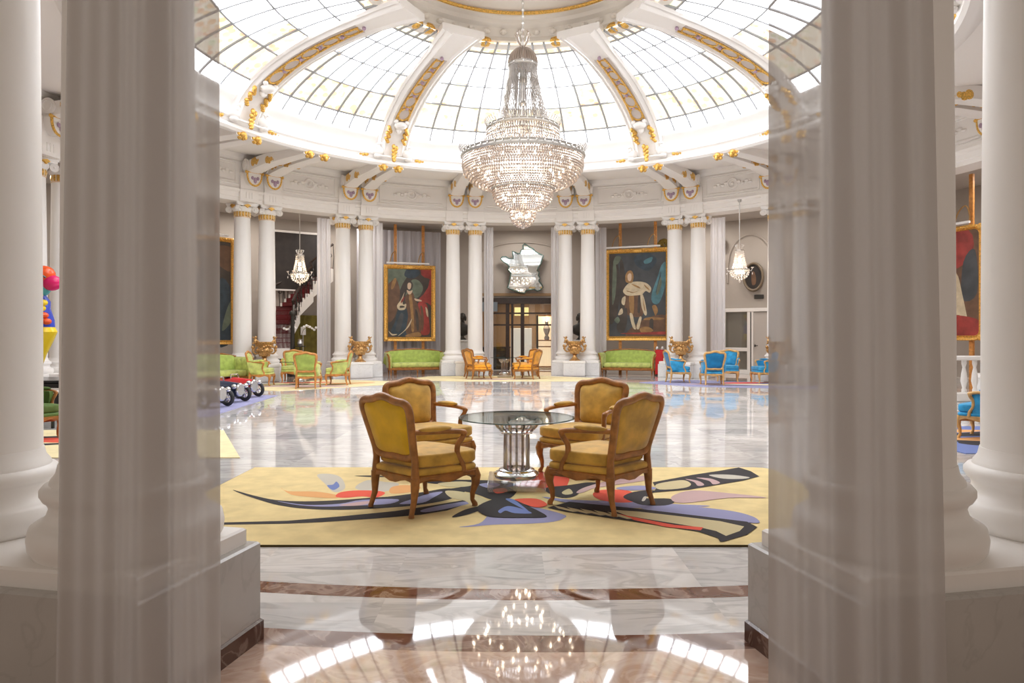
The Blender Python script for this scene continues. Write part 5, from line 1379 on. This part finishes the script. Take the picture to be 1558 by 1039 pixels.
mb = MB(); mb.bbox((0,0,.12), (.2,.03,.32), 0, .008); mb.build('sheet', WHITE, e); mb = MB(); mb.box((0,-.02,-.78), (.03,.02,1.54), 0); mb.box((0,-.02,-1.545), (.3,.2,.01), 0); mb.build('pole', STEEL, e)

# ================================================================== RIGHT BAY: glazed door
p, rz = frame_at(35.6, 15.12)
e = empty('door_2', p, rz); struct(e)
mb = MB()
for x, w in ((.75,.12),(-.22,.12),(-.36,.08),(-1.25,.12)): mb.bbox((x,.03,1.22), (w,.10,2.44), 0, .01)
mb.bbox((-.25,.03,2.48), (2.15,.12,.14), 0, .01); mb.bbox((.27,.03,.95), (.95,.09,.14), 0, .01); mb.bbox((.27,.03,.08), (.95,.09,.16), 0, .01)
mb.build('door_frame', WHITE2, e)
mb = MB(); mb.bbox((-.80,.02,1.2), (.80,.05,2.38), 0, .01); mb.build('door_leaf', GREYW, e)
mb = MB(); mb.box((.27,.03,1.72), (.86,.012,1.42), 0); mb.box((.27,.03,.52), (.86,.012,.74), 0); mb.build('glass_pane', GLASSC, e)
mb = MB(); mb.tube([(-.46,.07,1.1),(-.46,.12,1.1),(-.58,.12,1.1)], .014, 6, 0); mb.ell((-.46,.06,1.1),(.03,.02,.05),0,8,6); mb.build('door_handle', DARKM, e)
mb = MB(); mb.box((-.29,.04,1.2), (.05,.03,2.36), 0); mb.build('door_gap', DARKM, e)
# red stand by the right sofa
e = empty('red_cabinet', pol(25.5,12.3), PI-R_(25.5)); tag(e, 'small red cabinet right of the green sofa under the teal-draped portrait', 'cabinet')
mb = MB(); mb.bbox((0,0,.50), (.30,.22,.92), 0, .02); mb.build('body', RED2, e); mb = MB(); mb.bbox((0,0,.02), (.34,.28,.04), 0, .01); mb.build('foot', DARKM, e)
for s in (-1,1):
    mb = MB(); mb.lathe([(0,.96),(.06,.96),(.07,1.02),(.04,1.08),(0,1.09)], 12, 0, c=(s*.1,0,0)); mb.build('knob', STEEL, e)

# ================================================================== PEDAL CARS
def pedal_car(label, loc, rz, paint, first=False):
    e = empty('pedal_car', loc, rz); tag(e, label, 'toy car', 'vintage toy pedal cars on the lavender rug')
    mb = MB()                                    # long boat-tail body along +y
    sec = [(-.72,.03,.20,.06),(-.55,.10,.24,.13),(-.25,.16,.27,.18),(.0,.165,.28,.19),(.25,.15,.28,.175),(.55,.12,.28,.15),(.60,.11,.28,.14)]
    mb.loft([[(w*cos(2*PI*k/18), y, zc+h*sin(2*PI*k/18)) for k in range(18)] for y, w, zc, h in sec], 0)
    mb.build('body', paint, e, sharp=50)
    mb = MB(); mb.loft([[(.115*k*cos(2*PI*j/18), y, .28+.145*k*sin(2*PI*j/18)) for j in range(18)] for y, k in ((.59,1.02),(.62,1.0),(.635,.85))], 0)
    for j in range(5): mb.box((0,.64,.20+.04*j), (.16,.01,.008), 0)
    mb.build('radiator', CHROME, e)
    mb = MB(); mb.lathe([(0,0),(.10,0),(.12,.02),(0,.03)], 14, 0, c=(0,-.18,.455)); mb.build('cockpit', BLACK, e)
    mb = MB(); mb.tube([(-.13,.02,.44),(-.11,.0,.54),(.11,.0,.54),(.13,.02,.44)], .012, 6, 0); mb.build('windscreen', CHROME, e)
    for s in (-1, 1):
        mb = MB(); mb.ell((s*.17,.60,.36),(.055,.06,.055),0,10,8); mb.tube([(s*.17,.58,.36),(s*.10,.55,.30)], .012, 6, 0); mb.build('headlamp', CHROME, e)
    for y in (-.42, .45):
        for s in (-1, 1):
            mb = MB(); rr = [(.135+.04*cos(b), .04*sin(b)) for b in [2*PI*k/10 for k in range(10)]]
            mb.M = Matrix.Translation((s*.31,y,.175)) @ Matrix.Rotation(PI/2, 4, 'Y'); mb.lathe(rr, 24, 0, close=True); wh = mb.build('wheel', RUBBER, e)
            mb = MB(); mb.M = Matrix.Translation((s*.31,y,.175))
            mb.tube([(-s*.05,0,0),(s*.045,0,0)], .03, 8, 0)
            for k in range(9):
                a = 2*PI*k/9; mb.tube([(0,0,0),(0,.115*cos(a),.115*sin(a))], .008, 5, 0)
            mb.tube([(0,.108*cos(2*PI*k/20),.108*sin(2*PI*k/20)) for k in range(20)], .012, 5, 0, closed=True); mb.build('hub', CHROME, wh)
        mb = MB(); mb.tube([(-.31,y,.175),(.31,y,.175)], .015, 6, 0); mb.build('axle', STEEL, e)
    return e
pedal_car('red toy pedal car at the far end of the row on the lavender rug', (-6.62,16.6,.012), face(.92,-.38), RED2)
pedal_car('dark navy toy pedal car in the middle of the row on the lavender rug', (-6.48,15.4,.012), face(.92,-.38), NAVY)
pedal_car('silver toy pedal car nearest in the row, cut off by the left sheer curtain', (-6.42,14.3,.012), face(.92,-.38), STEEL)

# ================================================================== LEFT GAP: sculpture on black base; RIGHT GAP: balustrade
e = empty('sculpture', (-9.05,13.2,.66)); e.scale = (.88,)*3; tag(e, 'tall glossy multicoloured abstract sculpture with a yellow foot, in the gap at the left edge', 'sculpture')
SY = mat('gloss_yellow', srgb(246,212,40), .2); SB = mat('gloss_blue', srgb(52,74,190), .2); SO = mat('gloss_orange', srgb(236,90,36), .2); SP = mat('gloss_pink', srgb(226,32,110), .2); ST = mat('gloss_teal', srgb(90,180,180), .2); SK = mat('gloss_black', (.02,.02,.02,1), .2)
mb = MB(); mb.loft([[(r*cos(2*PI*k/16)+dx, r*.9*sin(2*PI*k/16), z) for k in range(16)] for r, dx, z in ((.10,0,0),(.14,.02,.05),(.11,.03,.2),(.16,.08,.5),(.24,.14,.8),(.30,.16,1.0),(.26,.14,1.12))], 0); mb.build('lower_form', SY, e)
mb = MB(); mb.loft([[(r*cos(2*PI*k/16)+dx, r*.9*sin(2*PI*k/16), z) for k in range(16)] for r, dx, z in ((.27,.14,1.10),(.28,.12,1.25),(.22,.10,1.5),(.24,.08,1.65),(.18,.04,1.8))], 0)
for k, (x, z, m) in enumerate(((.30,1.35,1),(.24,1.5,2),(.36,1.22,1),(.18,1.6,3),(.28,1.62,2))): mb.ell((x,-.14,z),(.09,.10,.07),m,9,7)
mb.build('middle_form', [SB,SO,SY,SP], e)
mb = MB(); mb.ell((.12,0,1.95),(.22,.2,.20),0,14,10); mb.ell((.24,-.04,2.22),(.22,.2,.20),1,14,10); mb.ell((.40,-.03,2.05),(.20,.17,.17),2,14,10); mb.ell((.16,-.15,1.78),(.12,.10,.1),3,10,8)
mb.tube([(.12,-.18,2.3),(.2,-.25,2.2),(.3,-.25,2.22),(.38,-.2,2.15)], .02, 6, 4); mb.ell((-.05,0,2.5),(.12,.1,.16),3,10,8)
mb.build('upper_form', [ST,SO,SP,SY,SK], e)
e = empty('black_base', (-8.75,13.1,0)); tag(e, 'low black lacquered base under the multicoloured sculpture', 'plinth')
mb = MB(); mb.bbox((0,0,.31), (2.4,1.1,.62), 0, .02); mb.build('body', BLACK, e); mb = MB(); mb.bbox((0,0,.64), (2.5,1.2,.04), 0, .01); mb.build('top', BLACK, e)
e = empty('side_table', (-7.75,11.3,0)); tag(e, 'low silver-topped table behind the dark green armchair at the left edge', 'table')
mb = MB(); mb.bbox((0,0,.57), (1.1,.7,.04), 0, .01); mb.build('table_top', STEEL, e)
for sx in (-1,1):
    for sy in (-1,1):
        mb = MB(); mb.bbox((sx*.5,sy*.3,.275), (.04,.04,.55), 0, .005); mb.build('leg', BLACK, e)
e = empty('balustrade', (10.0,15.6,0), R_(0)); tag(e, 'white balustrade seen through the gap at the right edge', 'balustrade')
mb = MB(); mb.bbox((0,0,.97), (2.4,.22,.10), 0, .02); mb.build('handrail', WHITE, e); mb = MB(); mb.bbox((0,0,.10), (2.4,.26,.20), 0, .02); mb.build('plinth_rail', WHITE, e)
for k in range(10):
    mb = MB(); mb.lathe([(0,.2),(.05,.2),(.05,.26),(.035,.30),(.07,.46),(.055,.62),(.03,.76),(.05,.84),(.05,.92),(0,.92)], 12, 0, c=(-1.08+.24*k,0,0)); mb.build('baluster', WHITE, e, sharp=60)

# ================================================================== LIGHT AND CAMERA
w = bpy.data.worlds.new('World'); SC.world = w; w.use_nodes = True
w.node_tree.nodes['Background'].inputs[0].default_value = (1.0,.84,.71,1); w.node_tree.nodes['Background'].inputs[1].default_value = .17
def lamp(name, loc, power, col=(1,.86,.70), size=.3, kind='POINT'):
    l = bpy.data.lights.new(name, kind); l.energy = power; l.color = col
    if kind == 'POINT': l.shadow_soft_size = size
    else: l.shape = 'DISK'; l.size = size
    o = bpy.data.objects.new(name, l); COL.objects.link(o); o.location = loc; return o
for t in (-95,-75,-43,-29,1,30,43,75,95):
    lamp('ambulatory_fill', pol(t,13.7,5.92), 26, (1,.94,.88), .9, 'AREA')  # unseen fill lights, added to brighten the aisle behind the columns
lamp('cabinet_fill', (1.55,31.02,2.30), 5, (1,.85,.65), .05)  # added fill inside the cabinet, lifts the figurine from the front
lamp('foyer_fill', (.8,31.6,3.1), 32, (1,.82,.6), .8, 'AREA')  # added overhead fill with no fixture, brightens the doorway interior
cam = bpy.data.cameras.new('camera'); co = bpy.data.objects.new('camera', cam); COL.objects.link(co)
co.location = (0,0,CAMH); co.rotation_euler = (PI/2,0,0)
cam.sensor_width = 36; cam.lens = 36*F/1558; cam.shift_y = -(519.5-HZ)/1558; cam.clip_start = .05
SC.camera = co
vs = SC.view_settings; vs.view_transform = 'Standard'; vs.look = 'None'; vs.gamma = 1; vs.use_curve_mapping = False; vs.exposure = 1.26
